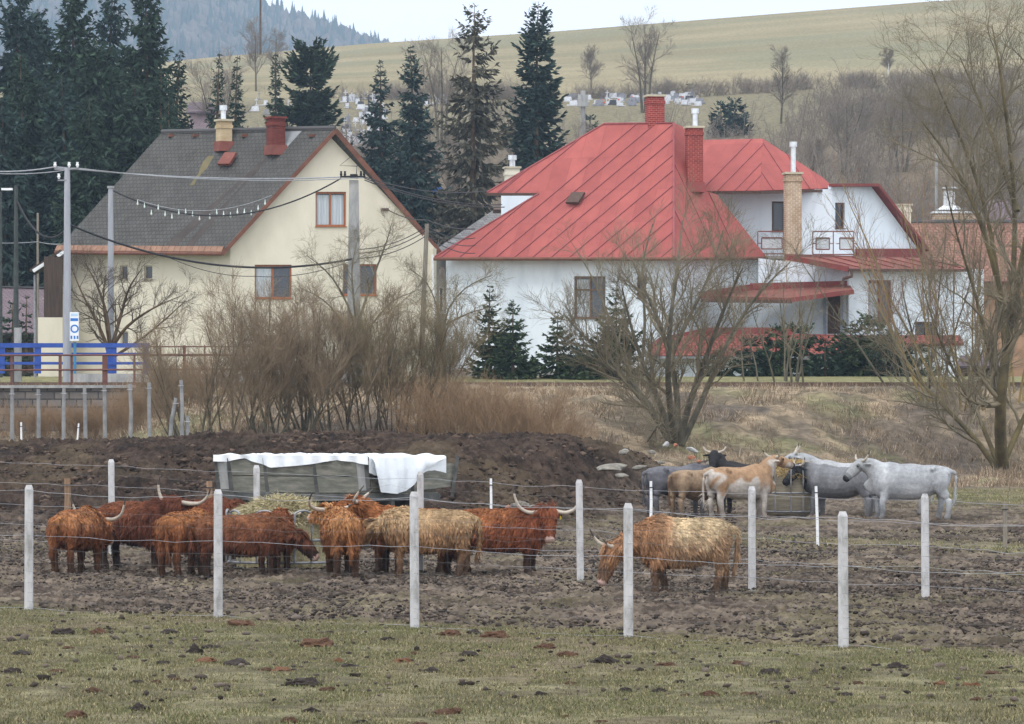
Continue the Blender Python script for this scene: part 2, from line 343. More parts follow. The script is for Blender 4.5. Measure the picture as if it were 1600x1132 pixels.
# far wooded hill
def build_forest_hill():
    rng = np.random.default_rng(5)
    pxs = np.linspace(-1500, 1500, 150); ds = np.linspace(2400, 4300, 50)
    D, U = np.meshgrid(ds, pxs, indexing='ij')
    ridge = interp(U, [-1500, -300, 0, 300, 400, 480, 560, 640, 1500], [120, -60, -60, -40, 4, 36, 74, 100, 240])
    t = np.clip((D - 2400) / 1600, 0, 1); row = 330 * (1 - t) + (ridge + 14) * t
    Xx = (U - 800) / K * D; Z = CH + (HR - row) * D / K + (fbm(Xx * .01, D * .004, 4, 3) - .5) * 26
    Z = np.where(D > 4000, Z - (D - 4000) * .3, Z)
    V = np.stack([Xx, D, Z], -1).reshape(-1, 3); i = np.arange(len(V)).reshape(D.shape)
    F = np.stack([i[:-1, :-1], i[:-1, 1:], i[1:, 1:], i[1:, :-1]], -1).reshape(-1, 4)
    hill = link('forested_hill', npmesh('forested_hill', V, F4=F, smooth=True), None, mat('hill_floor', S(84, 82, 72), S(112, 106, 92), .01, .95))
    tag(hill, kind='structure')
    n = 15000; d = 2500 + 1540 * rng.random(n) ** .8; u = rng.uniform(-900, 900, n)
    rg = interp(u, [-1500, -300, 0, 300, 400, 480, 560, 640, 1500], [120, -60, -60, -40, 4, 36, 74, 100, 240])
    tt = np.clip((d - 2400) / 1600, 0, 1); row = 330 * (1 - tt) + (rg + 14) * tt; x = (u - 800) / K * d
    z = CH + (HR - row) * d / K + (fbm(x * .01, d * .004, 4, 3) - .5) * 26 - 2
    a = np.arange(6) * math.pi / 3; con = rng.random(n) < .35
    hh = np.where(con, rng.uniform(14, 26, n), rng.uniform(10, 17, n)); rr = np.where(con, rng.uniform(2.5, 4, n), rng.uniform(4, 7, n))
    rings = [(0, .5), (.35, 1), (.75, .72), (1, .06)]; Vs = []
    for f, k in rings:
        kk = np.where(con, (1 - f) * 1.1 + .02, k) * rr
        Vs.append(np.stack([x[:, None] + kk[:, None] * np.cos(a) * rng.uniform(.7, 1.3, (n, 6)), d[:, None] + kk[:, None] * np.sin(a), np.repeat((z + hh * f)[:, None], 6, 1) + rng.normal(0, .8, (n, 6))], -1))
    V = np.stack(Vs, 1); i = np.arange(n * 24).reshape(n, 4, 6)
    q = np.stack([i[:, :-1], np.roll(i[:, :-1], -1, 2), np.roll(i[:, 1:], -1, 2), i[:, 1:]], -1).reshape(-1, 4)
    c = np.where(con[:, None], np.array(S(58, 72, 60)), np.array(S(104, 94, 84))) * rng.uniform(.7, 1.3, (n, 1))
    me = npmesh('far_woods', V.reshape(-1, 3), F4=q, col=np.repeat(c, 24, 0))
    tag(link('far_woods', me, None, M['attr']), 'bluish woods covering the distant hill', 'woods', kind='stuff')
build_forest_hill()
def build_haze():
    m = bpy.data.materials.new('haze'); m.use_nodes = True; t = m.node_tree; t.nodes.remove(t.nodes['Principled BSDF'])
    v = t.nodes.new('ShaderNodeVolumePrincipled'); v.inputs['Color'].default_value = (*HAZE_C, 1); v.inputs['Density'].default_value = HAZE_D; v.inputs['Anisotropy'].default_value = .3
    t.links.new(v.outputs[0], t.nodes['Material Output'].inputs['Volume'])
    b = MB().box((0, 2080, 214), (9000, 4560, 470)); o = b.build('haze', m); tag(o, 'thin bluish winter haze over the valley', 'haze', kind='stuff')
HAZE_C, HAZE_D = (.56, .76, 1.0), .0002
build_haze()
# ------------------------------------------------------------------ buildings
M['render_cream'] = mat('cream_render', S(204, 198, 180), S(222, 216, 199), .5, .9, .004, 30, c3=S(214, 208, 191), stretch=(1, 1, .5))
M['render_white'] = mat('white_render', S(206, 216, 226), S(228, 236, 244), .6, .9, .004, 30, c3=S(222, 231, 240), stretch=(1, 1, .35))
M['plinth'] = mat('grey_plinth', S(130, 128, 126), S(165, 162, 158), 1.2, .9, .01)
M['frame_brown'] = mat('brown_frame', S(140, 84, 52), S(164, 104, 68), 5, .5, stretch=(3, 3, .5))
M['frame_dark'] = mat('dark_frame', S(70, 52, 46), S(92, 70, 60), 5, .5)
M['glass'] = glassmat('window_glass', S(72, 78, 88))
M['glass_dark'] = glassmat('dark_glass', S(46, 48, 54))
M['curtain'] = mat('net_curtain', S(150, 160, 170), S(205, 212, 218), 6, .7, stretch=(4, 4, .05))
M['red_metal'] = mat('red_trim', S(112, 54, 52), S(134, 66, 63), 2, .6)
M['red_rust'] = mat('red_brown_sheet', S(112, 66, 58), S(140, 88, 76), 1.2, .7, c3=S(126, 75, 66))
M['brown_fascia'] = mat('brown_fascia', S(96, 62, 50), S(124, 82, 66), 2, .6)
M['flue'] = mat('flue_steel', S(196, 200, 206), S(226, 230, 234), 5, .35, metal=.4, spec=.5)
M['mortar_cap'] = mat('mortar_cap', S(170, 160, 140), S(196, 188, 168), 4, .9)
M['dark_boards'] = mat('dark_boards', S(56, 46, 42), S(84, 70, 62), 2, .8, stretch=(8, 8, .5))
M['snow_sheet'] = mat('white_sheet', S(220, 226, 232), S(240, 244, 248), 2, .5)
M['brick_yellow'] = brickmat('yellow_brick', S(186, 162, 122), S(204, 182, 146), S(190, 180, 160), stain=(.72, .68, .6))
M['brick_red'] = brickmat('red_brick', S(132, 46, 46), S(158, 62, 58), S(176, 120, 110), bh=.1, bw=.28)
M['brick_dark'] = brickmat('dark_brick', S(110, 44, 40), S(138, 60, 50), S(96, 70, 64))
M['brick_tan'] = brickmat('tan_brick', S(168, 140, 112), S(188, 162, 132), S(206, 200, 190), bh=.1, bw=.3, msize=.02, stain=(.66, .55, .46))
M['shingle'] = brickmat('grey_roof_tiles', S(84, 84, 84), S(92, 91, 89), S(70, 70, 71), bw=.22, bh=.24, msize=.02, vec='UV', stain=(.7, .68, .62), bump=.03)
M['red_roof'] = brickmat('red_roof_sheet', S(158, 86, 82), S(170, 95, 90), S(142, 76, 74), bw=.92, bh=2.1, msize=.008, vec='UV', stain=(.82, .8, .82), bump=.004)
M['red_tile'] = brickmat('red_tiles', S(138, 74, 66), S(152, 88, 78), S(104, 56, 52), bw=.3, bh=.36, msize=.04, vec='UV', bump=.03)
M['salmon_tile'] = brickmat('salmon_tiles', S(142, 104, 90), S(158, 120, 104), S(118, 86, 76), bw=.3, bh=.34, msize=.03, vec='UV', bump=.02)
M['grey_eternit'] = brickmat('grey_slate', S(112, 112, 114), S(132, 132, 132), S(90, 90, 92), bw=.4, bh=.3, msize=.02, vec='UV', bump=.02)
M['purple_tile'] = brickmat('purple_sheet', S(112, 98, 104), S(124, 108, 114), S(96, 84, 92), bw=.25, bh=.3, msize=.03, vec='UV', bump=.02)

def roof(parent, pl, pts, m, name='roof', th=.14, seam=None):
    p3 = [ON(pl, *p) for p in pts]; n = pl[1] if pl[1][2] > 0 else -pl[1]
    if n[2] < .02: n = pl[1] if pl[1][1] < 0 else -pl[1]
    o = MB().slab(p3, th, n).build(name, m, parent)
    du = norm(np.cross((0, 0, 1.), n)); dv = np.cross(n, du); set_uv(o, p3[0], du, dv)
    return o
def inside(p, poly):
    r = False; x, y = p; j = len(poly) - 1
    for i in range(len(poly)):
        a, b = poly[i], poly[j]
        if (a[1] > y) != (b[1] > y) and x < (b[0] - a[0]) * (y - a[1]) / (b[1] - a[1]) + a[0]: r = not r
        j = i
    return r
def seams(parent, pl, poly, starts, dirs, m, hgt=.05, wd=.05):
    """standing seams of a sheet roof: ribs from the eave up the slope, clipped at the roof's outline"""
    mb = MB(); n = pl[1] if pl[1][2] > 0 else -pl[1]
    for (sx, sy) in starts:
        run = []; t = 0
        while t < 420:
            q = (sx + dirs[0] * t, sy + dirs[1] * t)
            if inside(q, poly): run.append(q)
            elif run: break
            t += 1.5
        if len(run) > 4:
            a = ON(pl, *run[0], off=hgt / 2 - .002); b = ON(pl, *run[-1], off=hgt / 2 - .002); mb.beam(a, b, wd, hgt, n)
    return mb.build('roof_seams', m, parent)
def window(parent, pl, x0, y0, x1, y1, frame, mull=1, curtain=False, trans=False, glass='glass', sill=True, name='window', fw=.09):
    """frame set back in its opening, panes (and curtain) as sub-parts"""
    n = pl[1] if pl[1][1] < 0 else -pl[1]; A = ON(pl, x0, y1, -.13); B = ON(pl, x1, y1, -.13); T = ON(pl, x0, y0, -.13)
    u = norm(B - A); W = np.linalg.norm(B - A); v = norm(T - A); H = np.linalg.norm(T - A); m = MB()
    q = lambda a, b, o=0: A + u * a + v * b + n * o
    m.beam(q(fw / 2, 0), q(fw / 2, H), fw, .07, n).beam(q(W - fw / 2, 0), q(W - fw / 2, H), fw, .07, n)
    m.beam(q(fw, fw / 2), q(W - fw, fw / 2), fw, .07, n).beam(q(fw, H - fw / 2), q(W - fw, H - fw / 2), fw, .07, n)
    for k in range(mull):
        xx = W * (k + 1) / (mull + 1); m.beam(q(xx, fw), q(xx, H - fw), fw * 1.1, .06, n)
    if trans: m.beam(q(fw, H * .68), q(W - fw, H * .68), fw * .9, .05, n)
    f = m.build(name, frame, parent)
    for k in range(mull + 1):
        a = W * k / (mull + 1) + fw * .6; b = W * (k + 1) / (mull + 1) - fw * .6
        mb = MB().slab([q(a, fw * .6, -.01), q(b, fw * .6, -.01), q(b, H - fw * .6, -.01), q(a, H - fw * .6, -.01)], .012, n)
        if curtain and (curtain is True or k in curtain):
            c = MB(); ns = 10
            top = [q(a + (b - a) * i / ns, H - fw * .5, -.03 - .02 * (i % 2)) for i in range(ns + 1)]; bt = [q(a + (b - a) * i / ns, fw * .5, -.03 - .03 * (i % 2)) for i in range(ns + 1)]
            # the net hangs close behind the pane, so the pane itself is left as the thin film over it
            c.add(bt + top, [(i, i + 1, i + 2 + ns, i + 1 + ns) for i in range(ns)]); c.build('curtain', M['curtain'], f)
            e = MB().slab([q(a, H - fw * .6 - .1, -.01), q(b, H - fw * .6 - .1, -.01), q(b, H - fw * .6, -.01), q(a, H - fw * .6, -.01)], .012, n)
            e.build('pane', M[glass], f)
        else: mb.build('pane', M[glass], f)
    if sill:
        s = MB().beam(ON(pl, x0 - .8, y1, -.02) - v * .02, ON(pl, x1 + .8, y1, -.02) - v * .02, .2, .035, (0, 0, 1)); s.build('sill', frame, f)
    return f
def chimney(parent, px0, px1, y0, y1, d, m, cap=None, dep=None, rz=.5, flue=None, name='chimney', base=None):
    a = P(px0, y0, d); b = P(px1, y1, d); wd = (b[0] - a[0]) / (math.cos(rz) + math.sin(rz)) if rz else b[0] - a[0]; h = a[2] - b[2]; cx = (a[0] + b[0]) / 2
    dp = dep or wd; mb = MB().box((cx, d, b[2] + h / 2), (wd, dp, h), rz)
    mb.box((cx, d, a[2] - .28), (wd + .08, dp + .08, .16), rz)
    o = mb.build(name, m, parent)
    MB().box((cx, d, a[2] + .05), (wd + .16, dp + .16, .1), rz).build('cap', cap or M['mortar_cap'], o)
    if base is not None: MB().box((cx, d, b[2] + .22), (wd + .22, dp + .22, .5), rz, .92).build('flashing', base, o)
    if flue:
        fx0, fx1, fy = flue; t = P((fx0 + fx1) / 2, fy, d); r = (fx1 - fx0) / 2 * d / K
        f = MB().tube([(t[0], d, a[2]), (t[0], d, t[2] - .25)], r, 12).tube([(t[0], d, t[2] - .25), (t[0], d, t[2])], r * 1.5, 12)
        f.build('flue', M['flue'], o, smooth=False)
    return o

def yellow_house():
    h = thing('gabled_house', P(360, 600, 222), 'cream gabled house with a steep dark grey tiled roof', 'house')
    gp = vplane(360, 222, 682, 226); lp = vplane(98, 227, 360, 222)
    # gable wall
    out = [(682, 606), (360, 606), (360, 384), (525, 207), (682, 391)]
    holes = [rect(493, 300, 541, 354), rect(398, 414, 456, 467), rect(536, 413, 589, 462), rect(398, 524, 451, 574)]
    wl = holed(gp, out, holes).build('gable_wall', M['render_cream'], h)
    lw = holed(lp, [(360, 606), (98, 606), (98, 384), (360, 384)], [rect(188, 415, 199, 437), rect(225, 415, 238, 437), rect(188, 518, 200, 539)]).build('side_wall', M['render_cream'], h)
    # back walls close the body
    a = P(682, 600, 226); b = P(98, 600, 227); zt = P(360, 384, 222)[2]; bk = np.array((b[0] + a[0] - X(360, 222), 232.5, 0))
    mb = MB()
    for p, q in ((a, bk), (bk, b)):
        mb.slab([(p[0], p[1], 4.4), (q[0], q[1], 4.4), (q[0], q[1], zt), (p[0], p[1], zt)], .3)
    mb.build('rear_wall', M['render_cream'], h)
    E1, E0, R1 = P(347, 394, 221.3), P(86, 392, 226.2), P(524, 201, 223.6)
    rp = plane3(E1, E0, R1)
    rf = roof(h, rp, [(347, 394), (86, 393), (253, 207), (524, 201)], M['shingle'], 'roof')
    R0 = ON(rp, 253, 207); E2 = P(692, 398, 226.3)
    sl2 = MB().slab([R1 + (0, 0, .003), E2, E2 + (R0 - R1), R0 + (0, 0, .003)], .14, np.cross(E2 - R1, R0 - R1) * (1 if np.cross(E2 - R1, R0 - R1)[2] > 0 else -1)).build('roof_slope', M['shingle'], h)
    set_uv(sl2, R1, norm(R0 - R1), norm(E2 - R1))
    # verge boards along the gable, gutter and rusty eave tiles
    MB().beam(R1 + (0, -.03, -.1), E2 + (0, -.03, -.1), .06, .26).build('verge_board', M['brown_fascia'], h)
    MB().beam(R1 + (0, -.04, -.12), E1 + (0, -.04, -.12), .06, .2).build('verge_board', M['brown_fascia'], h)
    u = norm(E0 - E1); e = MB()
    for i in range(28):
        p = E1 + (E0 - E1) * (i + .03) / 28; q = E1 + (E0 - E1) * (i + .97) / 28; s = norm(R1 - E1); s = norm(s - u * (s @ u))
        e.beam(p + s * .12 + (0, -.02, .04), q + s * .12 + (0, -.02, .04), .34, .04, np.cross(u, s))
    e.build('eave_tiles', mat('rusty_tile', S(128, 98, 82), S(156, 122, 102), 2, .85), h)
    MB().tube([E1 + (0, -.06, -.1), E0 + (0, -.06, -.1)], .09, 8).build('gutter', M['brown_fascia'], h)
    MB().tube([R1 + (0, 0, .03), R0 + (0, 0, .03)], .11, 8).build('ridge_tiles', M['grey_eternit'], h)
    for px in (268, 306, 383, 488): MB().box(ON(rp, px, 213, .05), (.28, .2, .14), .5).build('roof_vent', M['brown_fascia'], h)
    # stains below the chimneys are dirt washed down the tiles
    st = mat('roof_stain', S(66, 60, 58), S(82, 75, 72), 1.5, .9); st2 = mat('roof_moss', S(104, 98, 74), S(118, 108, 80), 1.5, .95)
    wob = lambda x0, y0, x1, y1, w0, w1: [(x0 + (x1 - x0) * t + sgn * (w0 + (w1 - w0) * t) + 1.6 * math.sin(9 * t + x0 + sgn), y0 + (y1 - y0) * t) for sgn, T in ((1, [0, .2, .4, .6, .8, 1]), (-1, [1, .8, .6, .4, .2, 0])) for t in T]
    for a_ in ((408, 254, 264, 386, 2, 9), (420, 244, 294, 386, 1, 6)):
        MB().slab([ON(rp, *p, off=.005) for p in wob(*a_)], .003, rp[1] if rp[1][2] > 0 else -rp[1]).build('roof_stain', st, h)
    MB().slab([ON(rp, *p, off=.004) for p in wob(330, 244, 300, 290, 6, 2)], .003, rp[1] if rp[1][2] > 0 else -rp[1]).build('roof_moss', st2, h)
    MB().slab([ON(rp, *p, off=.02) for p in [(446, 204), (474, 203), (442, 238), (430, 240)]], .02, rp[1] if rp[1][2] > 0 else -rp[1]).build('flashing_sheet', mat('zinc', S(128, 132, 136), S(150, 154, 158), 2, .6), h)
    dY = ON(rp, 350, 222)[1]; chimney(h, 337, 363, 190, 236, dY - .2, M['brick_yellow'], rz=.45, flue=(345, 353, 165), base=M['red_rust'])
    dR = ON(rp, 431, 225)[1]; chimney(h, 416, 446, 186, 242, dR - .3, M['brick_dark'], cap=M['brick_dark'], rz=.45, base=M['red_rust'])
    sk_ = MB().slab([ON(rp, *p, off=.14) for p in [(343, 262), (362, 262), (373, 244), (355, 244)]], .16, rp[1]).build('skylight', M['red_rust'], h)
    MB().slab([ON(rp, *p, off=.16) for p in [(347, 259.5), (360, 259.5), (369, 246.5), (357, 246.5)]], .015, rp[1]).build('pane', glassmat('sky_glass', S(150, 150, 160)), sk_)
    window(h, gp, 493, 300, 541, 354, M['frame_brown'], 1, True)
    window(h, gp, 398, 414, 456, 467, M['frame_brown'], 1, [0])
    window(h, gp, 536, 413, 589, 462, M['frame_brown'], 1)
    window(h, gp, 398, 524, 451, 574, M['frame_dark'], 0, glass='glass_dark')
    for x0, y0, x1, y1 in ((188, 415, 199, 437), (225, 415, 238, 437), (188, 518, 200, 539)): window(h, lp, x0, y0, x1, y1, M['mortar_cap'], 0, fw=.06)
    MB().beam(ON(gp, 595, 328, .1), ON(gp, 606, 328, .1), .1, .14).build('cable_bracket', M['frame_dark'], h)
    # timber porch on the side
    pp = vplane(66, 226.5, 98, 226.6)
    po = MB().slab([ON(pp, *p) for p in rect(69, 404, 98, 497)], 2.4).build('porch', M['dark_boards'], h)
    MB().beam(ON(pp, 67, 467, .05), ON(pp, 98, 465, .05), .06, .08).build('rail', M['snow_sheet'], po)
    MB().slab([ON(pp, *p, off=.02) for p in rect(60, 498, 98, 606)], 2.4).build('porch_base', M['render_cream'], h)
    MB().beam(ON(pp, 58, 497, .05), ON(pp, 98, 497, .05), .5, .07).build('porch_ledge', M['plinth'], h)
    r_ = MB().beam(P(52, 425, 226.2), P(100, 394, 226.2), 3.2, .14).build('porch_roof', M['dark_boards'], h)
    MB().beam(P(52, 424, 224.6), P(84, 403.5, 224.6), .3, .16).beam(P(90, 401, 224.6), P(100, 394, 224.6), .3, .16).build('white_edge', M['snow_sheet'], r_)
    MB().tube([P(55, 430, 225), P(55, 590, 225)], .08, 8).build('downpipe', M['steel'], h)
    MB().tube([P(676, 398, 225.8), P(680, 600, 225.8)], .06, 8).build('downpipe', M['white_plastic'], h)
yellow_house()

def red_house():
    h = thing('red_roofed_house', P(1052, 600, 222), 'white rambling house under a bright red sheet metal roof', 'house')
    C, L_, T_ = P(1052, 403, 220), P(678, 403, 225), P(1052, 193, 225.5)
    ap = plane3(C, L_, T_)
    A = [(678, 403), (1053, 403), (1053, 193), (944, 194), (760, 302), (842, 302)]
    roof(h, ap, A, M['red_roof'])
    sm = M['seam'] = mat('red_seam', S(140, 76, 78), S(156, 88, 90), 2, .6)
    seams(h, ap, A, [(690 + 28.6 * k, 402) for k in range(-6, 14)] , (.766, -.643), sm)
    seams(h, ap, A, [(778 + 28 * k, 301) for k in range(2)], (.766, -.643), sm)
    bp = plane3(C, P(1198, 402, 226), T_)
    B = [(1053, 403), (1198, 402), (1120, 304), (1099, 298), (1099, 216), (1074, 201), (1053, 193)]
    roof(h, bp, B, M['red_roof'], 'roof_slope')
    seams(h, bp, B, [(1088, 402), (1121, 402), (1154, 402)], (-.42, -.907), sm)
    # ridge and hip caps
    MB().tube([ON(ap, 944, 194, .02), ON(ap, 1053, 193, .02), ON(ap, 1053, 402, .02)], .06, 6).tube([ON(ap, 944, 194, .02), ON(ap, 761, 301, .02)], .05, 6).tube([ON(ap, 842, 303, .02), ON(ap, 679, 402, .02)], .05, 6).build('hip_cap', sm, h)
    # further wing with its own hip roof
    C2, L2 = P(1187, 298, 226), P(1094, 300, 227.5); T2 = P(1192, 217, 230)
    cp = plane3(C2, L2, T2); Cc = [(1094, 299), (1188, 298), (1192, 217), (1094, 219)]
    roof(h, cp, Cc, M['red_roof'], 'roof_slope'); seams(h, cp, Cc, [(1096, 298), (1122, 298), (1148, 298), (1166, 298)], (.70, -.714), sm)
    dp = plane3(C2, P(1303, 294, 229), T2); Dd = [(1188, 298), (1303, 294), (1286, 278), (1192, 217)]
    roof(h, dp, Dd, M['red_roof'], 'roof_slope'); seams(h, dp, Dd, [(1208, 297), (1240, 296.5), (1266, 296)], (-.55, -.835), sm)
    # gutters
    dk = M['frame_dark']
    MB().tube([C + (0, -.05, -.06), L_ + (0, -.05, -.06)], .09, 8).tube([C + (0, -.05, -.06), P(1198, 402, 226) + (0, -.05, -.06)], .09, 8).build('gutter', M['brown_fascia'], h)
    MB().beam(P(760, 304, ON(ap, 760, 303)[1]), P(842, 304, ON(ap, 842, 303)[1]), .12, .14).build('eave_board', dk, h)
    MB().beam(P(1094, 302, 227), P(1189, 301, 225.8), .12, .14).beam(P(1188, 301, 225.8), P(1304, 298, 228.8), .12, .14).build('eave_board', dk, h)
    # main walls
    wp = vplane(697, 225.6, 1040, 221); rp_ = vplane(1040, 221, 1192, 226.6)
    holed(wp, [(1040, 612), (697, 612), (697, 399), (1040, 399)], [rect(897, 432, 946, 498), rect(995, 432, 1010, 466), rect(772, 520, 800, 556)]).build('front_wall', M['render_white'], h)
    holed(rp_, [(1200, 612), (1040, 612), (1040, 399), (1200, 399)], []).build('side_wall', M['render_white'], h)
    MB().slab([P(697, 612, 225.6), P(697, 399, 225.6), P(720, 399, 236), P(720, 612, 236)], .3).build('end_wall', M['render_white'], h)
    MB().slab([ON(wp, 697, 606, .02), ON(wp, 1040, 606, .02), ON(wp, 1040, 578, .02), ON(wp, 697, 578, .02)], .018).build('plinth', M['plinth'], h)
    window(h, wp, 897, 432, 946, 498, mat('walnut_frame', S(92, 70, 56), S(116, 88, 70), 5, .5), 1, [0], trans=True); window(h, wp, 995, 432, 1010, 466, M['frame_dark'], 0); window(h, wp, 772, 520, 800, 556, M['frame_dark'], 0, glass='glass_dark')
    # wall below the upper left roof
    xp = vplane(783, 233, 850, 231); holed(xp, [(860, 410), (783, 410), (783, 300), (860, 300)], []).build('rear_gable_wall', M['render_white'], h)
    # upper storey of the wing
    up = vplane(1096, 228.6, 1300, 228.2); gp2 = vplane(1300, 228.2, 1440, 232)
    holed(up, [(1300, 404), (1096, 404), (1096, 296), (1300, 296)], [rect(1206, 315, 1226, 362)]).build('upper_wall', M['render_white'], h)
    holed(gp2, [(1436, 392), (1300, 404), (1300, 290), (1361, 291)], [rect(1305, 317, 1320, 357)]).build('upper_gable', M['render_white'], h)
    window(h, up, 1206, 315, 1226, 362, dk, 0); window(h, gp2, 1305, 317, 1320, 357, dk, 0, glass='glass_dark')
    MB().beam(ON(gp2, 1296, 290, .25), ON(gp2, 1362, 290, .25), .6, .14).beam(ON(gp2, 1362, 290, .25), ON(gp2, 1441, 392, .25), .6, .14).build('gable_trim', M['red_metal'], h)
    MB().slab([ON(gp2, 1296, 289, .3), ON(gp2, 1362, 289, .3), ON(gp2, 1362, 289, .3) + (0, 7, 0), ON(gp2, 1296, 289, .3) + (0, 7, 0)], .1).slab([ON(gp2, 1362, 289, .3), ON(gp2, 1441, 391, .3), ON(gp2, 1441, 391, .3) + (0, 7, 0), ON(gp2, 1362, 289, .3) + (0, 7, 0)], .1).build('gable_roof', M['red_metal'], h)
    MB().slab([ON(gp2, *p, off=.12) for p in [(1334, 389), (1437, 389), (1446, 404), (1334, 406)]], .1).build('red_band', M['red_metal'], h)
    # balconies
    def railing(x0, x1, y0, y1, pl, panels):
        m = MB(); q = lambda x, y: ON(pl, x, y)
        for y in (y0, y1): m.beam(q(x0, y), q(x1, y), .06, .06)
        n = max(1, round((x1 - x0) / 36))
        for i in range(n + 1): xx = x0 + (x1 - x0) * i / n; m.beam(q(xx, y0), q(xx, y1 + 2), .05, .05, (0, 1, 0))
        for (a, b) in panels:
            yy0, yy1 = y0 + (y1 - y0) * .28, y1 - (y1 - y0) * .22
            for p, r in (((a, yy0), (b, yy0)), ((a, yy1), (b, yy1)), ((a, yy0), (a, yy1)), ((b, yy0), (b, yy1))): m.beam(q(*p), q(*r), .05, .05, (0, 1, .3))
            m.beam(q(a - 5, (yy0 + yy1) / 2), q(a, (yy0 + yy1) / 2), .04, .04).beam(q(b, (yy0 + yy1) / 2), q(b + 5, (yy0 + yy1) / 2), .04, .04)
        o = m.build('balcony_railing', M['red_rust'], h)
        for (a, b) in panels:
            MB().slab([ON(pl, *p, off=-.03) for p in rect(a, y0 + (y1 - y0) * .28, b, y1 - (y1 - y0) * .22)], .01).build('panel', mat('frosted_panel', S(186, 194, 200), S(206, 212, 216), 4, .5), o)
    bl = vplane(1180, 226, 1340, 225.5)
    railing(1184, 1224, 362, 397, bl, [(1190, 1222)]); railing(1270, 1334, 362, 398, bl, [(1275, 1296), (1312, 1333)])
    MB().slab([ON(bl, 1184, 400), ON(bl, 1340, 400), ON(bl, 1340, 400) + (0, 3.5, 0), ON(bl, 1184, 400) + (0, 3.5, 0)], .15, (0, 0, 1)).build('balcony_floor', M['plinth'], h)
    # lower wing on the right: shed roof, walls, window, door, canopies
    lw = vplane(1300, 221.5, 1516, 225); lw2 = vplane(1185, 224.5, 1326, 222.2)
    rp3 = plane3(P(1328, 420, 221), P(1516, 420, 224.5), P(1440, 401, 225.5))
    roof(h, rp3, [(1322, 420), (1518, 421), (1440, 403), (1225, 402), (1226, 397)], M['red_rust'], 'lean_to_roof')
    seams(h, rp3, [(1322, 420), (1518, 421), (1440, 403), (1225, 402)], [(1345 + 26 * k, 419) for k in range(7)], (-.97, -.24), M['red_metal'])
    MB().beam(P(1226, 402, 221.5), P(1326, 421, 220.8), .3, .26).build('red_verge', M['red_metal'], h)
    MB().beam(P(1322, 422, 220.8), P(1518, 423, 224.3), .14, .12).build('gutter', dk, h)
    MB().tube([P(1330, 423, 220.7), P(1331, 432, 220.7), P(1318, 436, 220.9), P(1317, 444, 220.9)], .08, 8).build('downpipe', dk, h)
    holed(vplane(1326, 222, 1516, 225), [(1516, 612), (1326, 612), (1326, 421), (1516, 421)], [rect(1357, 438, 1393, 503), rect(1430, 503, 1466, 528)]).build('wing_wall', M['render_white'], h)
    window(h, vplane(1326, 222, 1516, 225), 1357, 438, 1393, 503, mat('dark_red_frame', S(104, 50, 48), S(122, 62, 58), 4, .5), 1, [0]); window(h, vplane(1326, 222, 1516, 225), 1430, 503, 1466, 528, dk, 1, glass='glass_dark')
    holed(lw2, [(1326, 612), (1185, 612), (1185, 404), (1326, 419)], [rect(1292, 459, 1313, 522)]).build('wing_wall', M['render_white'], h)
    dr = MB().slab([ON(lw2, *p, off=-.12) for p in rect(1292, 459, 1313, 522)], .05).build('door', M['frame_dark'], h)
    MB().box(ON(lw2, 1311, 494, -.09), (.05, .06, .05)).build('handle', M['steel'], dr)
    for x in (1289.5, 1316): MB().slab([ON(lw2, *p, off=.03) for p in rect(x - 2.4, 457, x + 2.4, 523)], .028).build('door_jamb', mat('blue_grey_jamb', S(140, 150, 170), S(160, 168, 186), 3, .7), h)
    MB().slab([P(1516, 612, 225), P(1516, 421, 225), P(1528, 421, 232), P(1528, 612, 232)], .3).build('end_wall', M['render_white'], h)
    # canopy over the door
    cr = [P(1093, 462, 219.5), P(1240, 466, 219), P(1334, 455, 219.5), P(1328, 445, 222.4), P(1180, 446, 223.5), P(1098, 457, 222.5)]
    MB().slab(cr, .16, (0, -.2, 1)).build('canopy', M['red_rust'], h)
    MB().beam(P(1093, 461, 219.4), P(1175, 449, 222.2), .12, .3).beam(P(1172, 448, 222.3), P(1328, 444, 222.2), .14, .32).build('canopy_trim', M['red_metal'], h)
    MB().beam(P(1236, 469, 218.9), P(1334, 456, 219.3), .14, .22).build('canopy_trim', M['red_metal'], h)
    MB().beam(P(1095, 470, 219.4), P(1238, 472, 219), .14, .16).build('canopy_gutter', dk, h)
    # tiled lean-to along the bottom
    tp = plane3(P(1012, 556, 216.5), P(1330, 556, 216.5), P(1200, 520, 219.6))
    roof(h, tp, [(1010, 556), (1345, 556), (1345, 524), (1250, 522), (1100, 520), (1020, 534)], M['red_tile'], 'tiled_roof')
    MB().slab([P(1022, 534, 219.4), P(1105, 521, 219.4), P(1105, 512, 219.4), P(1030, 528, 219.4)], .1).slab([P(1105, 522, 219.4), P(1240, 524, 219.4), P(1240, 512, 219.4), P(1105, 512, 219.4)], .1).build('red_band', M['red_metal'], h)
    MB().beam(P(1008, 559, 216.4), P(1346, 559, 216.4), .14, .12).build('gutter', M['steel'], h)
    holed(vplane(1014, 217.2, 1344, 217.2), [(1344, 612), (1014, 612), (1014, 556), (1344, 556)], [rect(1108, 572, 1122, 600)]).build('low_wall', M['render_white'], h)
    MB().slab([ON(vplane(1014, 217.2, 1344, 217.2), *p, off=-.1) for p in rect(1108, 572, 1122, 600)], .05).build('low_door', M['wood_post'], h)
    rt = plane3(P(1345, 536, 219.5), P(1505, 538, 221), P(1420, 524, 221.6))
    roof(h, rt, [(1346, 540), (1506, 536), (1500, 524), (1346, 524)], M['red_tile'], 'tiled_roof')
    holed(vplane(1345, 220.2, 1505, 221.4), [(1503, 612), (1345, 612), (1345, 534), (1503, 534)], []).build('low_wall', M['render_white'], h)
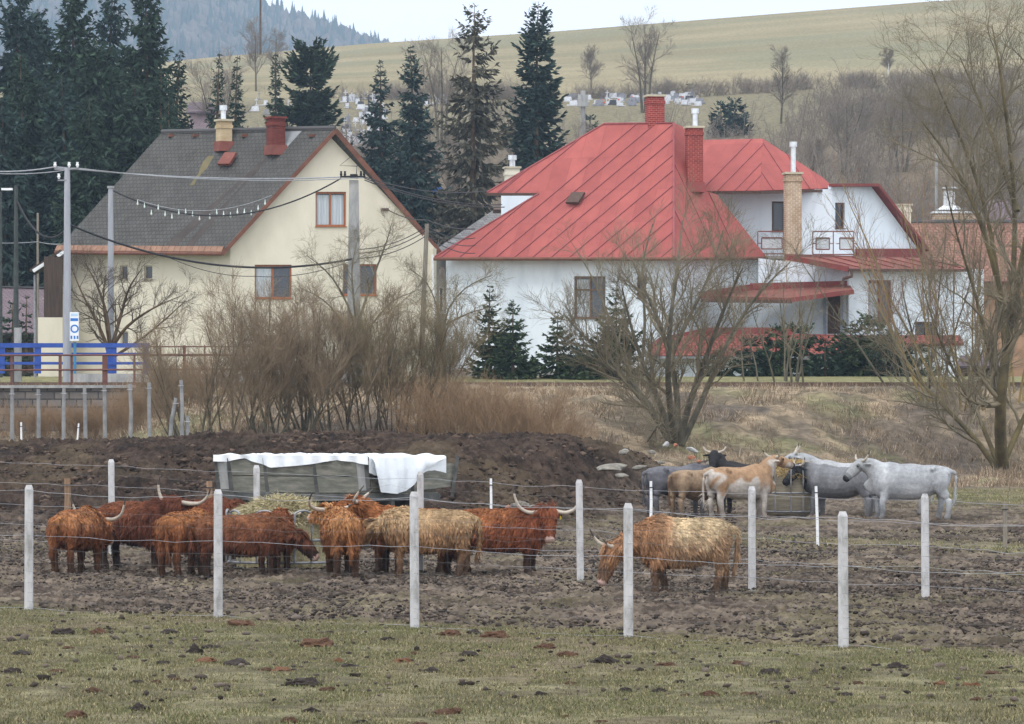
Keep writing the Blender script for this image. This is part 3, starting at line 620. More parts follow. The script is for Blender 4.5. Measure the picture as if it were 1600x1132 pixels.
    # chimneys
    chimney(h, 1008, 1038, 152, 202, ON(ap, 1022, 196)[1] + .4, M['brick_red'], rz=.2, cap=M['mortar_cap'])
    chimney(h, 1071, 1098, 201, 300, ON(bp, 1085, 290)[1], M['brick_red'], rz=.12, flue=(1082, 1090, 170), base=M['red_roof'])
    chimney(h, 1225, 1252, 273, 445, 224.2, M['brick_tan'], rz=.12, flue=(1235.5, 1243.5, 222), dep=.8)
    chimney(h, 788, 812, 264, 306, 234, M['render_cream'], rz=.15, flue=(796, 805, 243))
    # roof window
    s = MB().slab([ON(ap, *p, off=.14) for p in [(886, 322), (906, 322), (916, 306), (896, 306)]], .15, ap[1]).build('skylight', M['frame_dark'], h)
    MB().slab([ON(ap, *p, off=.16) for p in [(890, 319.5), (905, 319.5), (913, 308.5), (898, 308.5)]], .015, ap[1]).build('pane', glassmat('sky_glass', S(160, 165, 172)), s)
red_house()

def side_houses():
    # grey roofed house between the two
    h = thing('slate_roofed_house', P(740, 600, 240), 'grey slate roofed house squeezed behind the red roof', 'house')
    pl = plane3(P(672, 396, 238), P(800, 396, 240), P(800, 310, 247))
    roof(h, pl, [(660, 404), (830, 404), (830, 296), (798, 310)], M['grey_eternit'])
    holed(vplane(668, 239, 830, 241), [(826, 612), (676, 612), (676, 400), (826, 400)], [rect(686, 418, 695, 436), rect(686, 448, 695, 490)]).build('wall', M['plinth'], h)
    window(h, vplane(668, 239, 830, 241), 686, 448, 695, 490, M['white_plastic'], 0, glass='glass_dark')
    o = MB().slab([ON(pl, *p, off=.2) for p in [(770, 333), (783, 333), (787, 322), (776, 323)]], .2, pl[1]).build('roof_hatch', M['frame_dark'], h)
    # salmon roofed house on the right
    h = thing('salmon_tiled_house', P(1480, 600, 250), 'house with a faded salmon tile roof behind the white wing', 'house')
    pl = plane3(P(1400, 440, 246), P(1600, 440, 246), P(1500, 347, 253))
    roof(h, pl, [(1380, 440), (1640, 440), (1600, 348), (1415, 348)], M['salmon_tile'])
    holed(vplane(1400, 247, 1640, 247), [(1636, 612), (1400, 612), (1400, 438), (1636, 438)], [rect(1555, 470, 1580, 510)]).build('wall', mat('ochre_render', S(150, 120, 98), S(176, 144, 118), 1, .9), h)
    window(h, vplane(1400, 247, 1640, 247), 1555, 470, 1580, 510, M['frame_dark'], 0, glass='glass_dark')
    MB().tube([ON(pl, 1415, 348, .04), ON(pl, 1600, 348, .04)], .12, 8).build('ridge_tiles', M['grey_eternit'], h)
    c = chimney(h, 1458, 1532, 334, 352, 254, M['brick_tan'], rz=0, dep=1.0, cap=M['snow_sheet'])
    MB().box((P(1484, 325, 254)[0], 254, P(1484, 325, 254)[2]), (1.5, 1.1, .25), 0, .5).build('white_hood', M['snow_sheet'], h)
    MB().box((P(1483, 310, 254)[0], 254, P(1483, 312, 254)[2]), (.62, .6, .95)).box((P(1484, 293, 254)[0], 254, P(1484, 294, 254)[2]), (.8, .8, .08)).build('vent_stack', M['flue'], h)
    chimney(h, 1400, 1423, 322, 350, 253, M['render_cream'], rz=.3)
    h = thing('hip_roofed_house', P(1556, 600, 275), 'distant house with a dark hipped roof behind the salmon tiles', 'house')
    pl = plane3(P(1500, 350, 274), P(1600, 350, 274), P(1550, 305, 280)); roof(h, pl, [(1510, 352), (1600, 352), (1572, 312), (1528, 311)], M['purple_tile'])
    holed(vplane(1514, 275, 1598, 275), [(1596, 600), (1514, 600), (1514, 350), (1596, 350)], []).build('wall', M['plinth'], h)
    # low purple roofed barn on the left
    h = thing('purple_roofed_barn', P(30, 600, 255), 'long low barn with a dull purple roof behind the lamp posts', 'barn')
    pl = plane3(P(-60, 518, 252), P(80, 518, 252), P(0, 448, 260)); roof(h, pl, [(-120, 520), (100, 520), (100, 452), (-120, 446)], M['purple_tile'])
    MB().beam(ON(pl, -120, 447, .03), ON(pl, 100, 451, .03), .5, .08).build('ridge_sheet', M['grey_eternit'], h)
    holed(vplane(-110, 253, 96, 253), [(96, 612), (-110, 612), (-110, 516), (96, 516)], []).build('wall', M['dark_boards'], h)
    # lean shed on the right
    h = thing('garden_shed', P(1530, 600, 212), 'brown board shed with a dark red roof under the yellowish tree', 'shed')
    MB().slab([P(1494, 572, 210), P(1580, 572, 210), P(1576, 556, 214), P(1500, 556, 214)], .12, (0, -.3, 1)).build('roof', M['purple_tile'], h)
    m = MB()
    for i in range(12):
        if i in (6, 7): continue
        m.beam(P(1500 + i * 6.4, 572, 211), P(1500 + i * 6.4, 612, 211), .17, .05, (0, 1, 0))
    m.build('board_wall', M['wood_post'], h)
    MB().slab([P(1500, 612, 211.3), P(1576, 612, 211.3), P(1576, 572, 211.3), P(1500, 572, 211.3)], .05).build('back_panel', M['dark_boards'], h)
    # pinkish house glimpsed between the spruces
    h = thing('pink_house', P(300, 300, 420), 'small pinkish house glimpsed between the dark spruces', 'house')
    holed(vplane(150, 420, 345, 420), [(332, 280), (296, 280), (296, 172), (332, 172)], []).build('wall', mat('pink_render', S(170, 150, 160), S(186, 166, 174), 1, .9), h)
    MB().slab([P(290, 176, 419), P(338, 176, 419), P(332, 160, 425), P(296, 160, 425)], .2, (0, -.5, 1)).build('roof', M['purple_tile'], h)
side_houses()
# ------------------------------------------------------------------ trees
def path_of(pts, N=9):                  # smooth resampled polyline
    pts = np.array(pts, float); t = np.linspace(0, len(pts) - 1, N); 
    out = np.stack([np.interp(t, np.arange(len(pts)), pts[:, k]) for k in range(3)], -1)
    for _ in range(2): out[1:-1] = out[1:-1] * .5 + (out[:-2] + out[2:]) * .25
    return out
def spawn(rng, paths, radii, n, ang, L, up=.1, N=5, t0=.25, t1=1., wob=.18, rr=.6, rmin=.003, tip=.35, taper=.45):
    """n children on every parent path, all at once"""
    Mx, Np, _ = paths.shape; cnt = Mx * n
    pi = np.repeat(np.arange(Mx), n); t = t0 + (t1 - t0) * ((np.tile(np.arange(n), Mx) + rng.random(cnt)) / n)
    f = t * (Np - 1); i0 = np.minimum(f.astype(int), Np - 2); fr = (f - i0)[:, None]
    p = paths[pi, i0] * (1 - fr) + paths[pi, i0 + 1] * fr; T = norm(paths[pi, i0 + 1] - paths[pi, i0])
    r0 = radii[pi, i0] * (1 - fr[:, 0]) + radii[pi, i0 + 1] * fr[:, 0]
    rd = rng.normal(size=(cnt, 3)); pe = norm(rd - T * (rd * T).sum(1, keepdims=True))
    a = np.radians(ang) * rng.uniform(.6, 1.3, cnt)[:, None]
    D = norm(np.cos(a) * T + np.sin(a) * pe + np.array((0, 0, up)))
    ln = (L[0] + (L[1] - L[0]) * rng.random(cnt)) * (1 - taper * t)
    out = np.zeros((cnt, N, 3)); out[:, 0] = p
    for k in range(1, N):
        D = norm(D + rng.normal(size=(cnt, 3)) * wob + np.array((0, 0, up * .4))); out[:, k] = out[:, k - 1] + D * (ln / (N - 1))[:, None]
    rs = np.maximum(r0 * rr, rmin); rad = rs[:, None] * np.linspace(1, tip, N)[None]
    return out, np.maximum(rad, rmin * .7)
def join_tubes(levels, sides):
    V, F, n = [], [], 0
    for (p, r), s in zip(levels, sides):
        v, q = tubes(p, r, s); V.append(v); F.append(q + n); n += len(v)
    return np.concatenate(V), np.concatenate(F)
def bare_tree(name, label, cat, loc, trunks, levels, mt, mc, group=None, seed=1, nb=1):
    """trunks: (paths, radii) given in world space; levels: spawn arguments; the first nb levels stay in the trunk mesh"""
    rng = np.random.default_rng(seed); root = thing(name, loc, label, cat, group)
    tp, tr = trunks; lv = [(tp, tr)]; cur = (tp, tr)
    for a in levels:
        cur = spawn(rng, *cur, **a); lv.append(cur)
    V, F = join_tubes(lv[:nb], [7, 6, 5][:nb]); link('trunk', npmesh('trunk', V, F4=F, smooth=True), root, mt)
    V, F = join_tubes(lv[nb:], [4] + [3] * 6); link('crown', npmesh('crown', V, F4=F), root, mc)
    return root
def trunk_paths(rng, specs, d, N=10, dj=1.0):
    """specs: list of (photo polyline, base radius, tip radius); depth wanders a little off the tree's own"""
    ps, rs = [], []
    for pts, r0, r1 in specs:
        off = np.cumsum(np.concatenate([[0], rng.normal(0, dj, len(pts) - 1)]))
        ps.append(path_of([P(x, y, d + o) for (x, y), o in zip(pts, off)], N)); rs.append(np.linspace(r0, r1, N))
    return np.array(ps), np.array(rs)
def stems(rng, c, rx, ry, n, h, lean=.35, N=6, r=(.03, .008), wob=.06):
    a = rng.uniform(0, 2 * math.pi, n); q = np.sqrt(rng.random(n)); b = np.stack([c[0] + rx * q * np.cos(a), c[1] + ry * q * np.sin(a), np.zeros(n)], -1)
    b[:, 2] = terrain(b[:, 0], b[:, 1]) - .1
    D = norm(np.stack([np.cos(a) * q * lean + rng.normal(0, lean * .35, n), np.sin(a) * q * lean + rng.normal(0, lean * .35, n), np.ones(n)], -1))
    ln = rng.uniform(h[0], h[1], n); o = np.zeros((n, N, 3)); o[:, 0] = b
    for k in range(1, N):
        D = norm(D + rng.normal(0, wob, (n, 3))); o[:, k] = o[:, k - 1] + D * (ln / (N - 1))[:, None]
    return o, np.linspace(r[0], r[1], N)[None] * rng.uniform(.7, 1.3, (n, 1))
def bush(name, label, px, d, rx, ry, n, h, levels, mt, mc, seed, lean=.35, r=(.03, .008), group=None, cat='bush', dz=0):
    rng = np.random.default_rng(seed); c = G(px, d)
    st = stems(rng, c, rx, ry, n, h, lean, r=r)
    return bare_tree(name, label, cat, c, st, levels, mt, mc, group, seed + 1)
def conifer(name, label, px, ytop, d, wpx, ybase=None, seed=1, m='needle', dens=1.0, gap=0.0, droop=.5, bare=0.06, pw=.9, group=None, spray=1.0, cat='conifer', zb=None, tip=.12, skew=None, ws=.34):
    rng = np.random.default_rng(seed); x = X(px, d); top = CH + (HR - ytop) * d / K
    z0 = gz(x, d) - .2 if zb is None else zb; H = top - z0; Rm = wpx / 2 * d / K * 1.28
    root = thing(name, (x, d, z0), label, cat, group)
    bend = rng.normal(0, .012 * H, 3); N = 8; tz = np.linspace(0, 1, N)
    tp = np.stack([x + bend[0] * np.sin(tz * 3), d + bend[1] * np.sin(tz * 2.5), z0 + tz * H], -1)[None]
    r0 = .016 * H + .03
    V, F = tubes(tp, (r0 * (1 - tz) + .012)[None], 7); link('trunk', npmesh('trunk', V, F4=F, smooth=True), root, M['bark_brown'])
    nw = int(H / ws); hs = bare + (1 - bare) * (np.arange(nw) + rng.random(nw) * .6) / nw; hs = hs[hs < .99]
    per = 7; h = np.repeat(hs, per); n = len(h)
    keep = rng.random(n) > gap * (.4 + .9 * vn(h * 14, np.zeros(n), seed)); h = h[keep]; n = len(h)
    az = rng.uniform(0, 2 * math.pi, n)
    prof = np.minimum((1 - h) ** pw + tip * .15, 1.0) * np.minimum(1, .55 + 2.2 * (h - bare + .02))
    ln = Rm * prof * rng.uniform(.55, 1.12, n) * (.85 + .3 * vn(az * 1.2, h * 6, seed + 3))
    if skew is not None: ln = ln * (1 + skew * np.cos(az))
    N2 = 5; tt = np.linspace(0, 1, N2)
    up = np.where(h > .8, .35, -.12 - droop * .5 * (1 - h)); bx = np.interp(h, tz, tp[0, :, 0]); by = np.interp(h, tz, tp[0, :, 1])
    bp = np.stack([bx[:, None] + np.cos(az)[:, None] * ln[:, None] * tt, by[:, None] + np.sin(az)[:, None] * ln[:, None] * tt,
                   (z0 + h * H)[:, None] + ln[:, None] * (up[:, None] * tt + .28 * tt ** 3 - .1 * np.sin(tt * 3))], -1)
    Vb, Fb = tubes(bp, np.maximum(.012, ln * .012)[:, None] * np.linspace(1, .3, N2), 3)
    # needle sprays hang along every branch
    ns = np.maximum(3, (ln * 15 * dens).astype(int)); bi = np.repeat(np.arange(n), ns); q = len(bi); t = rng.random(q) ** .75
    f = t * (N2 - 1); i0 = np.minimum(f.astype(int), N2 - 2); fr = (f - i0)[:, None]
    p = bp[bi, i0] * (1 - fr) + bp[bi, i0 + 1] * fr; T = norm(bp[bi, i0 + 1] - bp[bi, i0]); side = np.cross(T, (0, 0, 1.)) * rng.choice([-1, 1], q)[:, None]
    D = norm(T * rng.uniform(.3, 1, (q, 1)) + side * rng.uniform(.2, 1, (q, 1)) + np.array((0, 0, 1.)) * rng.uniform(-.9 * droop - .25, .25, (q, 1)))
    sl = np.minimum(.5, .16 + .22 * ln[bi]) * rng.uniform(.6, 1.3, q) * (1.15 - .5 * t) * spray; wv = norm(np.cross(D, rng.normal(size=(q, 3)))) * (sl * .17)[:, None]
    tipp = p + D * sl[:, None] + np.array((0, 0, -.12)) * sl[:, None] * droop; mid = p + D * (sl * .45)[:, None]
    Vs = np.stack([p, mid + wv, tipp, mid - wv], 1).reshape(-1, 3); Fs = np.arange(q * 4).reshape(q, 4)
    V = np.concatenate([Vb, Vs]); F = np.concatenate([Fb, Fs + len(Vb)])
    tone = np.concatenate([np.full(len(Vb), .7), np.repeat(rng.uniform(.6, 1.35, q) * (.8 + .4 * vn(h[bi] * 20, az[bi] * 2, 7)), 4)])
    base = {'needle': (S(36, 50, 41), S(66, 83, 66)), 'needle_blue': (S(38, 53, 50), S(68, 86, 80)), 'needle_brown': (S(66, 66, 58), S(98, 94, 80)), 'needle_young': (S(42, 58, 42), S(84, 98, 70))}[m]
    k = np.concatenate([np.full(len(Vb), .5), np.repeat(rng.random(q), 4)])[:, None]
    col = (np.array(base[0]) * (1 - k) + np.array(base[1]) * k) * tone[:, None]
    link('crown', npmesh('crown', V, F4=F, col=col), root, M['attr'])
    return root
# --- dark spruces behind the houses
sp_g = 'dark spruces behind the cream house'
for i, (px, yt, d, wp, m, lab) in enumerate([
    (28, -30, 300, 122, 'needle_blue', 'tall broad dark spruce cut by the frame edge, far from the cream house'),
    (112, -40, 296, 120, 'needle', 'tallest dark spruce with its top beyond the frame, second in the dark row'),
    (178, -25, 305, 96, 'needle_blue', 'dark spruce just before the one next to the blue hill'),
    (226, -48, 292, 110, 'needle', 'tall dark spruce standing against the blue wooded hill'),
    (30, 85, 280, 118, 'needle', 'shorter green spruce in front of the tall dark spruce row'),
    (150, 60, 282, 150, 'needle', 'broad lower spruce filling the gap before the tall dark row'),
    (284, 78, 296, 64, 'needle', 'slim pointed spruce directly above the end of the grey ridge'),
    (95, 120, 276, 120, 'needle_blue', 'low dark spruce beside the concrete pole top'),
    (62, 10, 310, 130, 'needle_blue', 'dark spruce between the frame edge and the tallest one'),
    (252, 110, 284, 96, 'needle', 'lower spruce just before the slim pointed one by the grey ridge'),
    (0, 150, 274, 130, 'needle_blue', 'low spruce at the frame edge under the tall row'),
    (140, 150, 272, 120, 'needle', 'low thick spruce right behind the concrete pole'),
    (262, 160, 275, 80, 'needle', 'small spruce touching the end of the grey ridge'),
    (210, 130, 279, 130, 'needle', 'low bushy spruce whose boughs reach the grey roof slope')]):
    conifer('spruce', lab, px, yt, d, wp * 1.2, seed=20 + i, m=m, dens=1.2, pw=.62, group=sp_g, spray=1.5, droop=.8)
for i, (px, yt, d, wp, m, lab) in enumerate([
    (344, 80, 320, 66, 'needle', 'pointed dark spruce rising behind the yellow brick chimney'),
    (372, 86, 325, 62, 'needle', 'twin dark spruce between the two chimneys of the grey roof'),
    (430, 82, 330, 58, 'needle', 'narrow dark spruce above the dark brick chimney'),
    (594, 94, 330, 92, 'needle_blue', 'smaller of the two pointed spruces below the cemetery crosses'),
    (640, 70, 322, 118, 'needle_blue', 'larger of the two pointed spruces beside the cemetery')]):
    conifer('spruce', lab, px, yt, d, wp, seed=40 + i, m=m, dens=1.1, pw=.75, spray=1.4, droop=.6)
conifer('thuja', 'rounded dense dark evergreen with a bushy top above the roof peak', 484, 70, 335, 104, seed=50, m='needle', dens=1.5, pw=.28, droop=.2, spray=1.4)
conifer('old_spruce', 'tall ragged old spruce with thin brownish boughs and sky in its top', 742, 6, 300, 150, seed=51, m='needle_brown', dens=.8, gap=.5, pw=.55, droop=.75, spray=1.35)
conifer('silver_fir', 'tall fir with dark layered boughs and bare lower trunk', 842, 2, 306, 108, seed=52, m='needle_blue', dens=1.25, gap=.3, pw=.5, bare=.3, droop=.3, spray=1.4)
# --- young spruces in front of the red house
for i, (px, yt, d, wp, yb, gap, lab) in enumerate([
    (766, 446, 204, 84, 0, .3, 'thin young spruce with a bare leader, first before the white wall'),
    (802, 468, 203, 92, 0, .25, 'thin young spruce with a bare leader, second before the white wall'),
    (872, 486, 204, 84, 0, .2, 'half hidden young spruce left of the brown framed window'),
    (962, 450, 205, 110, 0, .12, 'fuller dark young spruce below the narrow window of the white wall'),
    (912, 520, 203, 96, 0, .2, 'stubby young spruce between the taller ones at the white wall')]):
    conifer('young_spruce', lab, px, yt, d, wp, seed=60 + i, m='needle_young', dens=2.6, gap=gap * .6, pw=.95, droop=.25, ws=.2, spray=.95, group='young spruces along the white house', bare=.04)
for i, (px, yt, wp) in enumerate([(1172, 528, 60), (1212, 512, 64), (1250, 508, 60), (1290, 530, 56), (1330, 505, 70), (1365, 498, 80), (1398, 520, 72), (1440, 545, 60), (1120, 550, 40)]):
    conifer('hedge_spruce', ['bushy hedge spruce behind the rails, beneath the door canopy', 'bushy hedge spruce at the tiled lean-to roof', 'upright bushy hedge spruce just before the tan brick chimney', 'low bushy hedge spruce below the dark doorway', 'broad dark hedge spruce before the wing window', 'tallest dark hedge spruce right under the wing window', 'dark hedge spruce at the end of the tiled lean-to', 'small hedge spruce beside the garden shed', 'small hedge spruce by the low brown door'][i],
            px, yt, 207 + (i % 3), wp * 1.25, seed=80 + i, m='needle_young' if i % 3 else 'needle', dens=2.4, gap=.05, pw=.45, droop=.25, bare=.02, ws=.22, group='evergreen hedge beyond the rails', cat='hedge spruce')
for i, (px, yt, d, wp, lab) in enumerate([(20, 470, 215, 60, 'small dark evergreen beside the barn, cut by the blue railing'), (42, 462, 216, 30, 'narrow young evergreen in front of the purple barn roof')]):
    conifer('small_evergreen', lab, px, yt, d, wp, seed=95 + i, m='needle', dens=1.3, pw=.5, droop=.1)
for i, (px, yt, d, wp, lab) in enumerate([(1126, 160, 436, 34, 'round dark evergreen on the slope above the red ridge'), (1150, 156, 438, 40, 'taller round dark evergreen on the slope above the red ridge'), (922, 180, 440, 22, 'tiny evergreen beside the grey signpost on the slope'), (1078, 128, 520, 14, 'tiny dark evergreen at the meadow edge')]):
    conifer('small_evergreen', lab, px, yt, d, wp, seed=99 + i, m='needle_blue', dens=.8, pw=.4, droop=.1, spray=2.0)

# --- willow and other trees this side of the rails
tw = lambda n, ang, L, up, **k: dict(n=n, ang=ang, L=L, up=up, **k)
def willows():
    r = np.random.default_rng(3)
    t = trunk_paths(r, [([(1052, 696), (1040, 650), (1020, 605), (1000, 560), (985, 510), (972, 450)], .15, .025), ([(1056, 696), (1046, 640), (1042, 590), (1044, 530), (1050, 470), (1062, 400), (1066, 345)], .16, .025),
                        ([(1060, 696), (1072, 640), (1096, 580), (1120, 510), (1140, 460), (1160, 420)], .16, .025), ([(1064, 696), (1092, 640), (1120, 570), (1150, 500), (1200, 440), (1235, 410)], .14, .02),
                        ([(1050, 694), (1018, 640), (975, 590), (930, 560), (890, 545)], .15, .02), ([(1048, 690), (1010, 620), (960, 570), (905, 520), (880, 490)], .12, .02), ([(1058, 690), (1062, 620), (1040, 520), (1005, 450), (985, 400)], .14, .02),
                        ([(1048, 560), (1075, 500), (1110, 430), (1130, 360)], .09, .02), ([(1050, 690), (1034, 655), (1012, 690)], .06, .03)], 171, dj=1.2)
    bare_tree('willow', 'many stemmed bare willow leaning outwards on the rubble beside the manure heap', 'tree', G(1054, 171), t,
              [tw(11, 36, (1.4, 3.0), .2, N=6, t0=.2), tw(9, 36, (.9, 1.8), .14, N=5, rmin=.007), tw(9, 38, (.4, 1.1), .1, N=4, rmin=.0055)], M['bark'], M['twig_grey'], seed=11)
    t = trunk_paths(r, [([(1568, 738), (1560, 690), (1562, 620), (1572, 560), (1580, 480), (1600, 400), (1612, 320)], .27, .08), ([(1560, 738), (1530, 690), (1480, 640), (1430, 590), (1390, 540)], .13, .02),
                        ([(1562, 738), (1545, 680), (1510, 620), (1480, 560), (1455, 500), (1440, 440)], .11, .02), ([(1566, 700), (1556, 600), (1540, 520), (1520, 440), (1490, 360), (1478, 290)], .11, .02),
                        ([(1572, 560), (1560, 430), (1545, 330), (1510, 230), (1470, 150), (1455, 110)], .12, .02), ([(1580, 480), (1590, 330), (1575, 200), (1560, 90), (1550, 40)], .12, .02), ([(1600, 400), (1640, 260), (1650, 120), (1620, 20)], .12, .02),
                        ([(1570, 720), (1605, 640), (1660, 540), (1690, 430)], .13, .03), ([(1575, 500), (1530, 330), (1480, 240), (1440, 190)], .12, .02), ([(1590, 330), (1540, 180), (1500, 90)], .12, .02)], 174, dj=1.4)
    bare_tree('old_willow', 'huge bare tree with yellowish limbs reaching the frame top at the field corner', 'tree', G(1566, 174), t,
              [tw(14, 40, (1.8, 4.6), .12, N=6, t0=.2), tw(10, 40, (1.0, 2.4), .08, N=5, rmin=.006), tw(8, 40, (.5, 1.3), .06, N=4, rmin=.005)], mat('yellow_bark', S(76, 69, 54), S(120, 108, 74), 1.2, .95, .02, 12), M['twig_grey'], seed=12)
    t = stems(r, G(1555, 186), 3.4, 2.0, 26, (7, 11), .42, N=8, r=(.045, .010))
    bare_tree('osier_bush', 'orange tinted osier thicket beside the huge bare tree', 'bush', G(1555, 186), t, [tw(9, 28, (1.4, 2.6), .3, N=5, t0=.25), tw(7, 30, (.6, 1.2), .2, N=4, rmin=.006)], M['twig_yellow'], mat('orange_twigs', S(124, 104, 90), S(152, 124, 106), .7, .9), seed=13)
    t = stems(r, G(1470, 190), 2.4, 1.5, 9, (5, 7.5), .5, N=7, r=(.06, .012))
    bare_tree('bare_shrub', 'tangled grey shrub in front of the white wing wall', 'bush', G(1470, 190), t, [tw(8, 38, (1.4, 2.6), .15, N=5, t0=.25), tw(7, 38, (.7, 1.4), .1, N=4), tw(4, 36, (.3, .7), .1, N=3, rmin=.006)], M['bark'], M['twig_grey'], seed=14)
    t = stems(r, G(1225, 200), 2.0, 1.2, 9, (3.5, 5.5), .4, N=7, r=(.05, .012))
    bare_tree('bare_shrub', 'loose bare shrub in front of the door canopy', 'bush', G(1225, 200), t, [tw(7, 34, (1, 2), .2, N=5, t0=.25), tw(6, 34, (.5, 1.1), .15, N=4, rmin=.006)], M['bark'], M['twig_grey'], seed=15)
    t = trunk_paths(r, [([(1012, 600), (1030, 540), (1052, 480), (1060, 420)], .1, .03), ([(990, 600), (960, 520), (930, 440), (900, 390)], .08, .02), ([(1000, 600), (1010, 500), (1000, 420), (1020, 350)], .09, .02)], 200)
    bare_tree('garden_tree', 'slender bare garden tree against the white corner wall', 'tree', G(1000, 200), t, [tw(8, 36, (1.2, 2.4), .15, N=6, t0=.25), tw(7, 34, (.6, 1.3), .12, N=4), tw(4, 34, (.3, .7), .1, N=3, rmin=.006)], M['bark'], M['twig_grey'], seed=16)
    # dead apple tree before the cream house, sprawling shrubs by the utility pole
    t = trunk_paths(r, [([(176, 600), (172, 545), (150, 500), (128, 460), (112, 420)], .12, .018), ([(172, 545), (168, 490), (150, 440), (132, 410)], .1, .02), ([(174, 545), (196, 510), (240, 480), (285, 462)], .1, .015), ([(174, 545), (190, 490), (200, 450), (222, 420)], .1, .02), ([(174, 560), (215, 535), (258, 500), (290, 470)], .08, .015), ([(172, 545), (160, 470), (165, 430)], .08, .015)], 206, dj=.7)
    bare_tree('apple_tree', 'crooked bare apple tree in front of the small side windows', 'tree', G(175, 206), t, [tw(10, 42, (.9, 2.2), .08, N=6, t0=.2, rr=.5), tw(8, 40, (.5, 1.2), .05, N=4), tw(6, 38, (.25, .7), .05, N=3, rmin=.005)], M['bark_brown'], mat('dark_twigs', S(70, 60, 52), S(96, 84, 72), 1, .9), seed=17)
    for i, (px, pts, lab) in enumerate([(560, [([(560, 600), (556, 500), (520, 430), (480, 400)], .08, .015), ([(556, 520), (580, 440), (604, 380), (612, 350)], .075, .012), ([(556, 540), (610, 470), (650, 455)], .06, .012), ([(556, 500), (548, 420), (560, 370)], .06, .012), ([(556, 530), (510, 470), (470, 450)], .05, .012)], 'gnarled bare fruit tree growing around the old utility pole'),
                                        (694, [([(694, 600), (690, 520), (700, 470), (740, 440), (770, 430)], .065, .012), ([(692, 540), (684, 480), (668, 440), (640, 420)], .05, .012), ([(692, 510), (730, 490), (766, 480)], .06, .015)], 'small bare fruit tree at the corner of the white house')]):
        t = trunk_paths(r, pts, 203 + i, dj=.6)
        bare_tree('fruit_tree', lab, 'tree', G(px, 203 + i), t, [tw(13, 46, (.8, 2.0), .08, N=6, t0=.15, wob=.28, rr=.5), tw(9, 42, (.4, 1.1), .05, N=4, wob=.25), tw(6, 40, (.2, .6), .05, N=3, rmin=.005)], M['bark'], M['twig_grey'], seed=18 + i)
willows()
# --- the big brown thicket in front of the houses
def thicket():
    L2 = [tw(9, 30, (1.1, 2.3), .25, N=5, t0=.2, wob=.2), tw(8, 34, (.6, 1.3), .2, N=4, rmin=.0045), tw(7, 38, (.3, .8), .12, N=3, rmin=.0042, wob=.25)]
    g = 'brown thickets in front of the two houses'
    bush('willow_thicket', 'outermost spreading brown thicket beside the leaning grey posts', 330, 165, 2.0, 1.4, 19, (3.0, 4.6), L2, M['bark'], M['twig_brown'], 101, .5, (.045, .012), g, 'thicket')
    bush('willow_thicket', 'tall brown thicket before the cream gable, behind the tarp covered trailer', 430, 166, 2.2, 1.7, 18, (3.8, 5.6), L2, M['bark'], M['twig_brown'], 103, .42, (.055, .012), g, 'thicket')
    bush('willow_thicket', 'dark stemmed brown thicket between trailer and old utility pole', 520, 167, 1.8, 1.6, 17, (3.6, 5.4), L2, M['bark'], M['twig_brown'], 105, .34, (.05, .012), g, 'thicket')
    bush('willow_thicket', 'olive tinted twiggy thicket in front of the gap between the houses', 615, 168, 2.0, 1.4, 30, (3.2, 4.8), L2, M['bark_brown'], mat('olive_twigs', S(112, 102, 80), S(140, 126, 98), .7, .9), 107, .34, (.035, .01), g, 'thicket')
    L3 = [tw(9, 28, (.6, 1.4), .2, N=4, t0=.15, wob=.25), tw(6, 34, (.3, .8), .12, N=3, rmin=.005, wob=.25)]
    for i, (px, d, h, lab) in enumerate([(690, 166, (1.5, 2.7), 'reddish brush nearest the thickets below the white wall'), (745, 165, (1.2, 2.3), 'middle reddish brush behind the manure heap'), (800, 164, (1.4, 2.4), 'dense rusty brush beneath the young spruces'), (842, 163, (1.0, 2.0), 'outermost rusty brush ending at the bare embankment')]):
        bush('brush', lab, px, d, 1.5, 1.0, 60, h, L3, M['twig_red'], M['twig_red'], 110 + i, .45, (.012, .005), 'reddish brush along the embankment foot', 'brush')
    bush('brush', 'low reddish brush behind the leaning grey fence posts', 250, 178, 2.4, 1.4, 90, (.8, 1.7), L3, M['twig_red'], M['twig_red'], 120, .3, (.012, .005), None, 'brush')
    bush('brush', 'low pinkish brush in front of the stone wall', 110, 180, 3.0, 1.2, 90, (.5, 1.1), L3, M['twig_red'], M['twig_red'], 122, .4, (.012, .005), None, 'brush')
thicket()
